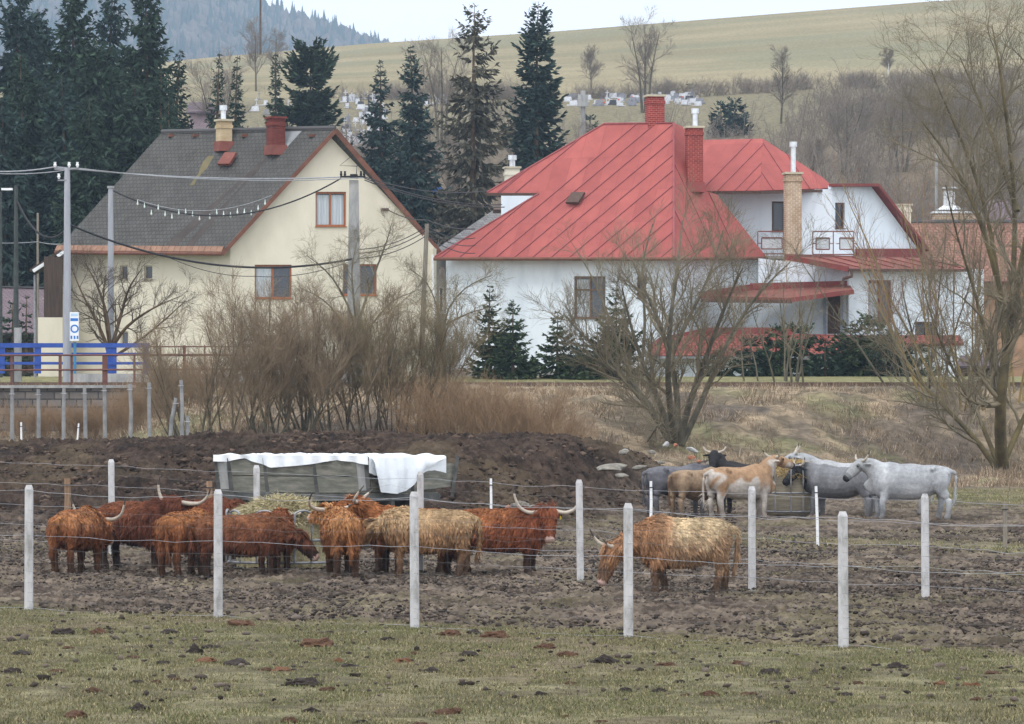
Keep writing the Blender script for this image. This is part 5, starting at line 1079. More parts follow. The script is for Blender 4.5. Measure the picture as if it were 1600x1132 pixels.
# ------------------------------------------------------------------ paddock fences
def post_mesh(mb, x, d, z0, h, w=.13, tilt=0.0):
    """square concrete post with chamfered head"""
    hw = w / 2; V = []; lv = [(z0 - .2, 1), (z0 + h - .06, .94), (z0 + h, .62)]
    for z, k in lv:
        for a, b in ((-1, -.72), (-.72, -1), (.72, -1), (1, -.72), (1, .72), (.72, 1), (-.72, 1), (-1, .72)): V.append((x + a * hw * k + (z - z0) * tilt, d + b * hw * k, z))
    F = []
    for r in range(2):
        for i in range(8): F.append((r * 8 + i, r * 8 + (i + 1) % 8, r * 8 + 8 + (i + 1) % 8, r * 8 + 8 + i))
    F.append(tuple(range(16, 24))); return mb.add(V, F)
def wire_run(mb, pts, r, sag=.03, n=10, jit=.012, rng=None):
    for a, b in zip(pts[:-1], pts[1:]):
        t = np.linspace(0, 1, n)[:, None]; p = np.array(a) * (1 - t) + np.array(b) * t; p[:, 2] -= sag * np.sin(np.pi * t[:, 0]); p[1:-1, 2] += rng.normal(0, jit, n - 2); mb.tube(p, r, 4, cap=False)
def paddock_fence(name, label, posts, heights, strands, netrows, netcols, seed, netr=.0014, strandr=.003, w=.13):
    rng = np.random.default_rng(seed); xs = [X(px, d) for px, d in posts]; zs = [gz(x, d) for x, (px, d) in zip(xs, posts)]
    root = thing(name, (xs[0], posts[0][1], zs[0]), label, 'fence')
    for x, (px, d), z, h in zip(xs, posts, zs, heights):
        post_mesh(MB(), x, d, z, h, w, rng.normal(0, .006)).build('post', M['concrete'], root)
    at = lambda i, f: (xs[i], posts[i][1] - w / 2 - .012, zs[i] + heights[i] * f)
    for f in strands:
        m = MB(); wire_run(m, [at(i, f) for i in range(len(xs))], strandr, rng.uniform(.01, .07), rng=rng); m.build('wire', M['wire'], root)
    net = MB()
    for f in netrows: wire_run(net, [at(i, f) for i in range(len(xs))], netr, rng.uniform(.01, .05), 12, .016, rng)
    if netcols:
        for i in range(len(xs) - 1):
            k = int(math.hypot(xs[i + 1] - xs[i], posts[i + 1][1] - posts[i][1]) / netcols)
            for j in range(1, k):
                t = j / k; p = np.array(at(i, netrows[0])) * (1 - t) + np.array(at(i + 1, netrows[0])) * t; q = np.array(at(i, netrows[-1])) * (1 - t) + np.array(at(i + 1, netrows[-1])) * t
                mid = (p + q) / 2 + (rng.normal(0, .02), 0, 0); net.tube([p, mid, q], netr * .6, 3, cap=False)
    net.build('wire_netting', M['net'], root); return root
FP = [(-262, 72.4), (45, 69.3), (341, 66.6), (648, 63.2), (982, 60.3), (1318, 57.7), (1680, 55.2)]
paddock_fence('netting_fence', 'nearer fence of pale concrete posts with wire netting along the grass edge', FP, [1.93, 1.93, 1.9, 1.92, 1.81, 1.75, 1.72], [.96, .60, .02], [.80, .70, .50, .40, .31, .22, .14, .07], .2, 7)
RP = [(-52, 96.6), (175, 92.7), (402, 88.8), (657, 84.9), (907, 81.2), (1175, 77.5), (1446, 73.8), (1740, 70.0)]
paddock_fence('strand_fence', 'further row of concrete posts strung with plain wires behind the shaggy herd', RP, [2.05, 2.0, 1.95, 1.9, 1.83, 1.79, 1.72, 1.7], [.93, .72, .5, .3, .12], [.84, .62, .4, .2], 0, 8)
def stake(name, label, px, y0, y1, d, m, r=.035, lean=0, group=None, sq=False):
    a = P(px, y1, d); b = P(px + lean, y0, d); t = thing(name, tuple(a), label, 'stake', group); a = a - (0, 0, .1)
    if sq: MB().beam(a, b, r * 2, r * 2, (0, 1, 0)).build('shaft', m, t)
    else: MB().tube([a, (a + b) / 2 + (r * .2, 0, 0), b], [r, r * .97, r * .9], 10).build('shaft', m, t)
    c = b - (0, 0, .14); MB().tube([c - (r * 1.5, r * 1.1, 0), c + (r * 1.5, -r * 1.1, 0)], .012, 6).build('insulator', M['black'], t)
    return t
WP = 'white electric fence stakes'
stake('plastic_stake', 'white plastic stake standing behind the ginger bull', 767, 748, 815, 96, M['white_plastic'], .03, group=WP)
stake('plastic_stake', 'white plastic stake rising behind the grazing cow', 1017, 752, 812, 100, M['white_plastic'], .034, group=WP)
stake('plastic_stake', 'tall white plastic stake on the green strip below the round bale', 1278, 760, 861, 98, M['white_plastic'], .034, -3, group=WP)
stake('plastic_stake', 'thin white stake at the frame edge below the stone wall', 33, 660, 708, 150, M['white_plastic'], .035, group=WP)
stake('plastic_stake', 'thin slanted white stake among the leaning grey posts', 119, 662, 700, 150, M['white_plastic'], .03, 4, group=WP)
stake('wooden_stake', 'sawn wooden stake with a black band behind the outermost tan cow', 105, 748, 806, 97, M['wood_post'], .075)
stake('wooden_stake', 'short sawn wooden stake behind the ginger cow and the front post', 327, 752, 800, 96, M['wood_post'], .07)
stake('mossy_stake', 'thin mossy wooden stake beside the pale field strip', 1570, 786, 866, 97, M['wood_grey'], .05)
# leaning grey posts by the brook
rng = np.random.default_rng(4)
for i, (px, y0, y1, ln, lab) in enumerate([(20, 607, 712, -1, 'outermost grey post below the stone wall, cut close to the frame edge'), (60, 608, 706, 0, 'mossy grey post beneath the dark lamp pole'), (100, 606, 700, 0, 'grey post standing below the tall concrete lamp pole'), (134, 606, 697, -2, 'thin grey post between two brown railing uprights'), (164, 602, 692, -1, 'grey post under the crooked apple tree'), (203, 600, 690, 0, 'stout grey post at the end of the stone wall'),
                                (234, 598, 690, -1, 'pale tall grey post beside the low brush'), (263, 622, 690, 12, 'steeply leaning grey brace post'), (284, 594, 686, -1, 'corner grey post propped by the leaning brace'), (295, 650, 686, -2, 'stumpy grey post at the thicket edge')]):
    a = P(px, y1, 156); b = P(px + ln, y0, 156); t = thing('fence_post', tuple(a), lab, 'fence post', 'old grey fence posts by the stone wall')
    MB().tube([a - (0, 0, .6), (a + b) / 2 + rng.normal(0, .02, 3), b], [.075, .07, .062], 8).build('shaft', mat('weathered_post', S(112, 114, 116), S(150, 150, 150), 2, .95), t)
    MB().tube([b - (.1, .1, .2), b + (.1, -.1, -.2)], .012, 5).build('wire_tie', M['wire'], t)

# ------------------------------------------------------------------ hay feeders
def straw(c, n, rad, zf, L, seed, spread=1.0, cols=((164, 154, 122), (206, 196, 160))):
    rng = np.random.default_rng(seed); a = rng.uniform(0, 6.283, n); q = np.sqrt(rng.random(n)) * rad
    p = np.stack([c[0] + q * np.cos(a), c[1] + q * np.sin(a), zf(q / rad)], -1); D = norm(np.stack([np.cos(a) * spread * (q / rad), np.sin(a) * spread * (q / rad), np.full(n, .35)], -1) + rng.normal(0, .6, (n, 3))); D[:, 2] = np.abs(D[:, 2]) * .8
    l = rng.uniform(.4, 1.2, (n, 1)) * L; e = p + D * l; e[:, 2] -= l[:, 0] * .25; mid = (p + e) / 2 + np.array((0, 0, .04)); s = norm(np.cross(D, rng.normal(size=(n, 3)))) * .006
    V = np.stack([p - s, p + s, mid + s, mid - s, e], 1).reshape(-1, 3); i = np.arange(n) * 5; k = rng.random((n, 1)); c3 = (lin(*cols[0]) * (1 - k) + lin(*cols[1]) * k) * rng.uniform(.7, 1.15, (n, 1))
    return npmesh('hay_strands', V, F3=np.stack([i + 3, i + 2, i + 4], -1), F4=np.stack([i, i + 1, i + 2, i + 3], -1), col=np.repeat(c3, 5, 0))
def feeder(px, d, rad, nl, ztop, zring, label, seed, wide=.17):
    c = np.array(G(px, d)); t = thing('ring_feeder', tuple(c), label, 'hay feeder'); a = np.linspace(0, 2 * math.pi, 33)
    for z in (.12, zring): MB().tube([c + (rad * math.cos(q), rad * math.sin(q), z) for q in a], .026, 8, cap=False).build('ring', M['steel'], t)
    for k in range(nl):
        b = 2 * math.pi * (k + .35) / nl; w_ = wide / rad; pt = []
        for q, z in ((-w_, .12), (-w_, ztop - .15), (-w_ * .7, ztop - .03), (0, ztop), (w_ * .7, ztop - .03), (w_, ztop - .15), (w_, .12)): pt.append(c + ((rad + .03) * math.cos(b + q), (rad + .03) * math.sin(b + q), z))
        MB().tube(smooth_path(pt, 3), .022, 7).build('hoop', M['steel'], t)
    return c
c = feeder(442, 86.9, 1.06, 9, 1.12, .55, 'ring feeder of bent steel hoops hemmed in by the shaggy herd', 1)
t = thing('hay_heap', tuple(c), 'loose pale hay heaped up in the feeder of the shaggy herd', 'hay')
zf = lambda r: c[2] + 1.30 - .45 * r ** 2
rr = np.linspace(0, 1, 9); aa = np.linspace(0, 2 * math.pi, 33)[:-1]; V = [(c[0], c[1], c[2] + 1.28)]; F = []
for i, r in enumerate(rr[1:]):
    for k, q in enumerate(aa): r2 = r * .95 * (1 + .1 * math.sin(q * 5 + i)); V.append((c[0] + r2 * math.cos(q), c[1] + r2 * math.sin(q), zf(r) - .03 + .07 * math.sin(q * 7 + r * 9)))
for k, q in enumerate(aa): V.append((c[0] + .9 * math.cos(q), c[1] + .9 * math.sin(q), c[2]))
for k in range(32): F.append((0, 1 + k, 1 + (k + 1) % 32))
for i in range(8):
    for k in range(32): F.append((1 + i * 32 + k, 1 + i * 32 + (k + 1) % 32, 33 + i * 32 + (k + 1) % 32, 33 + i * 32 + k))
M['hay'] = mat('hay', S(140, 130, 100), S(196, 186, 148), 12, .95, .03, 30, c3=S(170, 160, 124))
MB().add(V, F).build('heap', M['hay'], t, smooth=True); link('hay_strands', straw(c, 9000, .98, lambda r: c[2] + 1.27 - .45 * r ** 2 + .06 * np.sin(r * 20), .34, 3), t, M['attr'])
c2 = feeder(1238, 120.6, .84, 7, 1.36, .62, 'ring feeder with tall bent hoops round the wrapped bale', 2, .16)
t = thing('round_bale', tuple(c2), 'net wrapped round bale in the feeder of the grey cattle', 'hay bale')
V, F = [], []; prof = [(0, .0), (.62, 0), (.69, .06), (.70, .5), (.69, .9), (.66, 1.12), (.55, 1.24), (.3, 1.3), (0, 1.32)]
for r, z in prof:
    for k in range(32): q = 2 * math.pi * k / 32; V.append((c2[0] + r * math.cos(q) * (1 + .012 * math.sin(k * 5)), c2[1] + r * math.sin(q), c2[2] + z))
for i in range(len(prof) - 1):
    for k in range(32): F.append((i * 32 + k, i * 32 + (k + 1) % 32, i * 32 + 32 + (k + 1) % 32, i * 32 + 32 + k))
MB().add(V, F).build('bale', mat('net_wrap', S(140, 132, 116), S(176, 166, 146), 3, .85, .02, 10, stretch=(.4, .4, 9)), t, smooth=True)
link('hay_strands', straw(c2 + np.array((0, 0, 0)), 3200, .78, lambda r: c2[2] + 1.42 - .4 * r ** 2, .3, 5, cols=((176, 150, 100), (206, 182, 130))), t, M['attr'])

# ------------------------------------------------------------------ tarp covered trailer
def trailer():
    d0 = 95.2; A = P(344, 716, 97.2); B = P(578, 716, d0); Cc = P(684, 722, 97.2); zb = P(578, 771, d0)[2]; gzz = gz(B[0], 97)
    t = thing('farm_trailer', (B[0], B[1], gzz), 'old wooden tipping trailer with weathered greenish boards', 'trailer')
    u = norm((A - B) * (1, 1, 0)); v = norm((Cc - B) * (1, 1, 0)); L = np.linalg.norm((A - B)[:2]); W = np.linalg.norm((Cc - B)[:2]); zt = B[2] - .03
    out = -np.array((v[0], v[1], 0)); flare = .12
    wood = mat('trailer_boards', S(104, 101, 94), S(146, 141, 132), 2.2, .9, .01, 18, c3=S(118, 120, 111), stretch=(1, 1, 5)); irn = mat('trailer_iron', S(64, 66, 66), S(98, 98, 96), 4, .7)
    q = lambda a, b, z, o=0: np.array((B[0], B[1], 0)) + u * a + v * b + np.array((0, 0, z)) + out * o
    h = zt - zb
    for k in range(2):                                             # long side of two boards, leaning out
        z0 = zb + h * k / 2 + .012; z1 = zb + h * (k + 1) / 2 - .012; f0, f1 = flare * k / 2, flare * (k + 1) / 2
        MB().slab([q(.05, 0, z0, f0), q(L, 0, z0, f0), q(L, 0, z1, f1), q(.05, 0, z1, f1)], .04).build('side_board', wood, t)
        MB().slab([q(.05, W, z0, -f0), q(L, W, z0, -f0), q(L, W, z1, -f1), q(.05, W, z1, -f1)], .04).build('side_board', wood, t)
        MB().slab([q(0, .06, z0), q(0, W - .06, z0), q(0, W, z1), q(0, 0, z1)], .04).build('end_board', wood, t)
        MB().slab([q(L, .06, z0), q(L, W - .06, z0), q(L, W, z1), q(L, 0, z1)], .04).build('end_board', wood, t)
    MB().slab([q(0, 0, zb), q(L, 0, zb), q(L, W, zb), q(0, W, zb)], .08, (0, 0, 1)).build('floor_boards', wood, t)
    for a in (.0, L * .34, L * .67, L - .35, L):
        MB().beam(q(a, 0, zb - .06, .03), q(a, 0, zt + .02, flare + .03), .09, .05).build('stanchion', irn, t)
    for a in (.12, L - .18): MB().slab([q(a - .11, 0, zb + .06, .05), q(a + .11, 0, zb + .06, .05), q(a + .11, 0, zt - .04, flare + .03), q(a - .11, 0, zt - .04, flare + .03)], .02).build('corner_plate', M['concrete_old'], t)
    for b in (.5, 1.5): MB().beam(q(-.02, b, zb - .05), q(-.02, b, zt), .07, .05).build('stanchion', irn, t)
    MB().beam(q(-.05, -.05, zb - .1), q(L + .05, -.05, zb - .1), .08, .14).build('sill_beam', irn, t); MB().beam(q(-.03, -.1, zb - .1), q(-.03, W, zb - .1), .08, .14).build('sill_beam', irn, t)
    for b in (W * .28, W * .72): MB().beam(q(-.1, b, zb - .3), q(L + .1, b, zb - .3), .12, .24).build('chassis_beam', irn, t)
    for a in (.75, L - .75):
        MB().beam(q(a, .1, gzz + .42), q(a, W - .1, gzz + .42), .1, .12).build('axle', irn, t)
        MB().beam(q(a, W * .5, gzz + .4), q(a, W * .5, zb - .3), .5, .3, (0, 1, 0)).build('axle_mount', irn, t)
        for b in (.06, W - .06):
            o = MB().tube([q(a, b - .12, gzz + .42), q(a, b - .09, gzz + .42), q(a, b + .09, gzz + .42), q(a, b + .12, gzz + .42)], [.36, .43, .43, .36], 24).build('wheel', M['black'], t)
            MB().tube([q(a, b - .135, gzz + .42), q(a, b + .135, gzz + .42)], .2, 16).build('rim', irn, o)
    # open tailboard at the far end
    MB().slab([q(-.1, W * .72, zb + .05), q(-.12, W + .45, zb + .12), q(-.12, W + .45, zt - .1), q(-.1, W * .72, zt - .1)], .05).build('tailboard', wood, t); MB().beam(q(-.16, W + .3, zb - .1), q(-.2, W + .46, zt + .06), .07, .07).build('stanchion', irn, t)
    # tarp
    tp = thing('tarp', tuple(B), 'white plastic tarp hanging over one corner of the wooden trailer', 'tarp'); rng = np.random.default_rng(8)
    nx, ny = 60, 26; V, F = [], []
    for i in range(nx + 1):
        a = L + .03 - (L + .55) * i / nx                              # along the side, past the corner at a<0
        for j in range(ny + 1):
            b = -.2 + (W + .34) * j / ny; z = zt + .05 + .05 * math.sin(i * .7) * math.sin(j * .5) + .03 * rng.random()
            if j == 0: z = zt + .08
            V.append(q(a if a > -.12 else -.12, b, z if a > -.12 else z - (-.12 - a) * .9))
    for i in range(nx):
        for j in range(ny): k = i * (ny + 1) + j; F.append((k, k + 1, k + ny + 2, k + ny + 1))
    # edge hanging over the long side in a wavy hem, and the big flap over the end
    k0 = len(V); hem = []
    for i in range(nx + 1):
        a = L + .03 - (L + .12) * i / nx; f = i / nx
        dr = float(np.interp(f, [0, .08, .2, .38, .5, .62, .8, .9, 1], [.14, .15, .07, .27, .24, .20, .10, .14, .2])); z = zt + .085
        for j in range(4): V.append(q(a, -.20, z - dr * j / 3, .012 * j * math.sin(i * .9)))
    for i in range(nx):
        for j in range(3): k = k0 + i * 4 + j; F.append((k, k + 1, k + 5, k + 4))
    k1 = len(V); m1, m2 = 40, 14
    for i in range(m1 + 1):
        f = i / m1; b = -.16 + (W + .05) * f
        dr = float(np.interp(f, [0, .04, .1, .3, .5, .62, .75, .9, 1], [.2, .55, h + .02, h + .06, h + .0, .7 * h, .36 * h, .16 * h, .05]))
        for j in range(m2 + 1):
            g = j / m2; V.append(q(-.16 - .07 * math.sin(g * 2.2) - .03 * math.sin(f * 21 + g * 1.5) * g - .015 * math.sin(f * 47), b + .05 * g * math.sin(f * 9), zt + .04 - dr * g))
    for i in range(m1):
        for j in range(m2): k = k1 + i * (m2 + 1) + j; F.append((k, k + 1, k + m2 + 2, k + m2 + 1))
    MB().add(V, F).build('sheet', mat('tarp_plastic', S(222, 230, 238), S(240, 244, 248), 1.5, .4, .02, 5), tp, smooth=True)
trailer()

# ------------------------------------------------------------------ stones and dung
ROCK = {}
def rock_mesh(seed, flat=.6, ang=.25):
    b = bmesh.new(); bmesh.ops.create_icosphere(b, subdivisions=3, radius=1); r = np.random.default_rng(seed); cs = [(r.normal(size=3), r.uniform(.55, .9)) for _ in range(9)]
    for v in b.verts:
        p = np.array(v.co); n = norm(p)
        for q, k in cs:
            q = norm(q); e = n @ q
            if e > k: p = p - q * (e - k) * .8
        p *= 1 + ang * (fbm(n[0] * 2 + 5 + seed, n[1] * 2 + n[2] * 3 + 9, seed, 3) - .5); v.co = (p[0], p[1], p[2] * flat)
    me = bpy.data.meshes.new('rock'); b.to_mesh(me); b.free(); me.polygons.foreach_set('use_smooth', np.ones(len(me.polygons), bool)); return me
M['stone'] = mat('field_stone', S(98, 94, 88), S(146, 142, 132), 3, .9, .02, 14); M['stone_pale'] = mat('pale_rubble', S(160, 162, 164), S(196, 196, 194), 4, .8, .02, 14); M['brick_bit'] = mat('brick_rubble', S(160, 104, 82), S(184, 130, 104), 4, .9, .02, 14)
for i, (px, py, d, w_, fl, m, lab, nm) in enumerate([
    (836, 794, 98, 44, .5, 'stone', 'big grey boulder lying behind the ginger bull', 'boulder'), (818, 788, 100, 26, .6, 'stone', 'rounded stone between boulder and pinkish stone', 'stone'), (806, 790, 100, 22, .5, 'stone', 'flat mossy stone beside the big boulder', 'stone'), (794, 791, 100, 12, .7, 'brick_bit', 'small pinkish stone at the end of the boulder row', 'stone'),
    (958, 730, 118, 66, .2, 'stone', 'long flat slab half buried in the manure heap', 'stone slab'), (976, 706, 126, 24, .4, 'stone', 'small grey stone near the crest of the heap', 'stone'), (1000, 730, 122, 26, .35, 'stone', 'slanted stone on the rim of the heap', 'stone'), (976, 704, 127, 14, .5, 'stone_pale', 'pale chip of stone on the heap crest', 'stone'),
    (1040, 693, 150, 12, .8, 'stone_pale', 'white upright stone below the leaning willow', 'stone'), (1055, 695, 150, 9, .7, 'brick_bit', 'tiny reddish stone below the willow stems', 'stone'), (1082, 702, 146, 22, .35, 'stone_pale', 'white tilted slab on the rubble by the black cow', 'stone slab'), (1080, 714, 144, 14, .6, 'brick_bit', 'orange brick lump on the rubble heap', 'brick lump'), (1112, 722, 142, 26, .5, 'stone', 'grey green boulder beside the black cow', 'boulder'), (1092, 720, 142, 9, .6, 'brick_bit', 'small orange brick bit next to the green grey boulder', 'brick lump'), (1018, 706, 146, 16, .5, 'stone', 'dull stone on the mossy rubble rim', 'stone'), (1030, 722, 140, 20, .3, 'stone', 'flat stone sunk in the mossy rubble', 'stone'),
    (972, 742, 112, 30, .2, 'stone', 'narrow slab low on the heap behind the charcoal cow', 'stone slab'), (660, 800, 92, 16, .7, 'wood_post', 'broken wooden block beside the rear post at the trailer', 'block')]):
    p = P(px, py, d); o = link({'stone slab': 'stone_slab', 'brick lump': 'brick_lump', 'block': 'wooden_block'}.get(nm, nm), rock_mesh(i + 3, fl), None, M[m]); zz = gz(p[0], d); k = w_ / 2 * d / K; o.location = (p[0], d, max(zz, p[2] - k * fl * .3)); o.scale = (k, k * .8, k); o.rotation_euler = (0, rng.normal(0, .15), rng.uniform(0, 6)); tag(o, lab, nm)
dm = [mat('dark_dung', S(46, 40, 38), S(74, 64, 58), 9, .95, .04, 12), mat('brown_dung', S(82, 58, 44), S(112, 82, 62), 9, .95, .04, 12), mat('reddish_dung', S(112, 76, 54), S(140, 102, 76), 9, .95, .04, 12)]
def clod_mesh(seed):
    b = bmesh.new(); bmesh.ops.create_icosphere(b, subdivisions=3, radius=1)
    for v in b.verts:
        n = np.array(v.co); k = .35 + 1.25 * fbm(n[0] * 1.8 + 9 + seed, n[1] * 1.8 + n[2] * 2.2 + 4, seed, 4) + .5 * (fbm(n[0] * 6 + 3, n[1] * 6 + n[2] * 5 + seed, seed + 8, 2) - .5); v.co = (n[0] * k, n[1] * k, n[2] * k * .8)
    me = bpy.data.meshes.new('dung_clod'); b.to_mesh(me); b.free(); return me
CM = [clod_mesh(s) for s in range(70, 78)]
cl = [(99, 988, 30, 0), (33, 992, 22, 0), (154, 987, 24, 1), (266, 987, 28, 0), (32, 1020, 30, 0), (18, 1049, 30, 0), (90, 1048, 26, 1), (106, 1012, 22, 1), (208, 1026, 20, 1), (256, 1036, 24, 0), (304, 1018, 22, 0), (322, 1031, 30, 2), (370, 1037, 40, 0), (415, 1045, 22, 1), (442, 1046, 26, 2), (324, 1010, 20, 0), (274, 1060, 20, 1), (296, 1063, 15, 1), (144, 1078, 24, 1), (214, 1064, 16, 0), (245, 1065, 18, 1), (480, 1034, 14, 0), (472, 1068, 46, 0), (512, 1076, 20, 1), (495, 1007, 48, 1), (545, 1040, 26, 0), (528, 1032, 18, 2), (630, 1033, 26, 2), (648, 1020, 18, 1), (676, 1048, 28, 0), (735, 1022, 26, 0), (510, 988, 24, 0), (606, 998, 18, 0), (376, 976, 44, 1), (217, 1106, 28, 0), (118, 1118, 34, 1), (486, 1110, 22, 0), (455, 1126, 24, 1), (564, 1128, 22, 0), (703, 1113, 32, 1), (656, 1131, 20, 1),
      (886, 1022, 26, 1), (944, 1033, 32, 0), (1040, 1039, 26, 1), (1154, 1035, 26, 1), (1206, 1051, 30, 0), (1108, 1084, 26, 1), (1070, 1085, 14, 1), (1170, 1083, 20, 1), (1320, 1084, 22, 0), (1030, 1079, 22, 0), (978, 1078, 20, 0), (844, 1084, 20, 0), (1400, 1042, 32, 0), (1368, 1039, 16, 0), (1470, 1068, 24, 2), (1518, 1070, 26, 2), (1576, 1102, 24, 0), (1527, 1092, 22, 1), (1550, 1051, 22, 1), (1590, 1048, 16, 0), (850, 1011, 28, 1), (940, 1126, 18, 1), (882, 1118, 16, 2), (1210, 1127, 20, 0), (1340, 1066, 16, 1), (1000, 1046, 16, 0), (1062, 1064, 14, 0), (890, 1066, 18, 1), (1290, 1069, 10, 2), (1052, 976, 16, 0), (872, 972, 12, 0), (388, 950, 18, 0), (260, 946, 18, 0), (756, 957, 14, 0), (1240, 954, 12, 0), (1520, 978, 16, 0), (700, 990, 34, 1), (770, 994, 40, 1), (740, 988, 24, 0)]
nm_ = ['blackish dung clod lying on the short grass', 'brown dung clod lying on the short grass', 'reddish crumbly dung clod on the short grass']
for i, (px, py, w_, c_) in enumerate(cl):
    d = 2.9 * K / (py - HR + 3); x = X(px, d); me = CM[i % 8] if c_ == 0 else CM[i % 8].copy()
    o = bpy.data.objects.new('dung_clod', me); COL.objects.link(o); k = w_ / 2 * d / K * 1.08
    if not me.materials: me.materials.append(dm[c_])
    elif me.materials[0] != dm[c_]: me.materials[0] = dm[c_]
    o.location = (x, d, gz(x, d) + .0); o.scale = (k, k * 1.1, k * rng.uniform(.42, .72) if (px, py) != (304, 1018) else k * 1.2); o.rotation_euler = (0, 0, rng.uniform(0, 6.3)); tag(o, nm_[c_], 'dung clod', ['blackish', 'brown', 'reddish'][c_] + ' dung clods on the pasture')
def crumbs():
    r = np.random.default_rng(6); b = bmesh.new(); bmesh.ops.create_icosphere(b, subdivisions=1, radius=1); bv = np.array([v.co for v in b.verts]); bf = np.array([[v.index for v in f.verts] for f in b.faces]); b.free()
    n = 46000; d = np.sqrt(r.uniform(46 ** 2, 108 ** 2, n)); px = r.uniform(-150, 1750, n); x = (px - 800) / K * d; g, hp, st = zones(x, d); keep = r.random(n) < np.where(g > .5, .10, 1)
    n2 = 14000; d2 = r.uniform(108, 146, n2); x2 = (r.uniform(-100, 1150, n2) - 800) / K * d2
    x = np.concatenate([x[keep], x2]); d = np.concatenate([d[keep], d2]); g, hp, st = zones(x, d); n = len(x); z = terrain(x, d)
    s = r.gamma(1.5, .009, n) * (1 + hp * 1.2) + .006; sc = np.stack([s * r.uniform(.8, 1.6, n), s * r.uniform(.8, 1.4, n), s * r.uniform(.45, .9, n)], -1)
    V = bv[None] * sc[:, None] * r.uniform(.6, 1.35, (n, len(bv), 1)); a = r.uniform(0, 6.28, n); ca, sa = np.cos(a)[:, None], np.sin(a)[:, None]
    V = np.stack([V[..., 0] * ca - V[..., 1] * sa + x[:, None], V[..., 0] * sa + V[..., 1] * ca + d[:, None], V[..., 2] + z[:, None] + .03 + hp[:, None] * .08], -1)
    k = r.random((n, 1)); col = (lin(40, 35, 32) * (1 - k) + lin(112, 102, 94) * k) * np.where(hp[:, None] > .5, np.array([[.85, .74, .66]]), 1)
    F = (bf[None] + (np.arange(n) * len(bv))[:, None, None]).reshape(-1, 3)
    tag(link('mud_crumbs', npmesh('mud_crumbs', V.reshape(-1, 3), F3=F, col=np.repeat(col, len(bv), 0)), None, M['attr']), 'trampled mud crumbs scattered over the paddock', 'mud', kind='stuff')
crumbs()
def blades(name, label, x, d, h, wd, cols, seed, lean=.5, cat='grass'):
    r = np.random.default_rng(seed); n = len(x); z = terrain(x, d); a = r.uniform(0, 6.283, n); le = r.uniform(.1, 1, n) * lean; b = np.stack([x, d, z - .01], -1)
    L = h * r.uniform(.5, 1.3, n); D = np.stack([np.cos(a) * le, np.sin(a) * le, np.ones(n)], -1); D = norm(D); m_ = b + D * (L * .55)[:, None]; e = m_ + norm(D + np.stack([np.cos(a) * le, np.sin(a) * le, -.3 * le], -1)) * (L * .5)[:, None]
    q = r.uniform(0, 6.283, n); s = np.stack([np.cos(q), np.sin(q), np.zeros(n)], -1) * (wd / 2)
    V = np.stack([b - s, b + s, m_ + s * .8, m_ - s * .8, e], 1).reshape(-1, 3); i = np.arange(n) * 5
    k = np.clip(fbm(x * .8, d * .4, seed, 4) * 1.2 - .1 + r.normal(0, .22, n), 0, 1)[:, None]; j = (r.random((n, 1)) < .2); c = lin(*cols[0]) * (1 - k) + lin(*cols[1]) * k; c = np.where(j, lin(*cols[2]), c) * r.uniform(.75, 1.2, (n, 1))
    return tag(link(name, npmesh(name, V, F3=np.stack([i + 3, i + 2, i + 4], -1), F4=np.stack([i, i + 1, i + 2, i + 3], -1), col=np.repeat(c, 5, 0)), None, M['attr']), label, cat, kind='stuff')
def grass():
    r = np.random.default_rng(9); n = 620000; d = np.sqrt(r.uniform(40 ** 2, 78 ** 2, n)); x = r.uniform(-.135, .135, n) * d; g, hp, st = zones(x, d)
    clump = fbm(x * 1.6, d * .9, 33, 4); keep = r.random(n) < np.where(g > .35, g, .03) * np.clip((clump - .24) * 3.4, .3, 1); x, d = x[keep], d[keep]
    tx = np.concatenate([X(p, q) + r.normal(0, .11, 130) for p, q in FP + RP]); td = np.concatenate([q + r.normal(0, .12, 130) for p, q in FP + RP]); x = np.concatenate([x, tx]); d = np.concatenate([d, td])
    blades('short_grass', 'short grazed winter grass in front of the nearer fence', x, d, .03 + .03 * fbm(x * 2, d, 8, 2), .010, ((122, 117, 90), (106, 110, 76), (156, 145, 114)), 10, .9)
    n = 170000; d = r.uniform(78, 150, n); x = r.uniform(-.14, .16, n) * d; g, hp, st = zones(x, d); keep = (r.random(n) < g * (1 - hp) + .012)
    blades('strip_grass', 'rough olive grass along the electric fence and far field', x[keep], d[keep], np.full(keep.sum(), .07), .016, ((120, 116, 76), (100, 108, 60), (170, 154, 116)), 11, .8)
    n = 160000; d = r.uniform(146, 192, n); x = r.uniform(-.14, .16, n) * d; tuft = fbm(x * .8, d * .5, 44, 4); keep = (r.random(n) < np.clip((tuft - .36) * 4, .04, 1) * sst(150, 158, d) * np.where(d > 184, .45, 1))
    x, d = x[keep], d[keep]; blades('dry_grass', 'bleached dry grass and reeds over the railway embankment', x, d, .25 + .5 * np.clip(fbm(x * .5, d * .3, 45, 3) - .3, 0, 1) * (1 - .5 * sst(176, 188, d)), .022, ((150, 132, 110), (116, 100, 84), (186, 168, 144)), 12, 1.0)
grass()
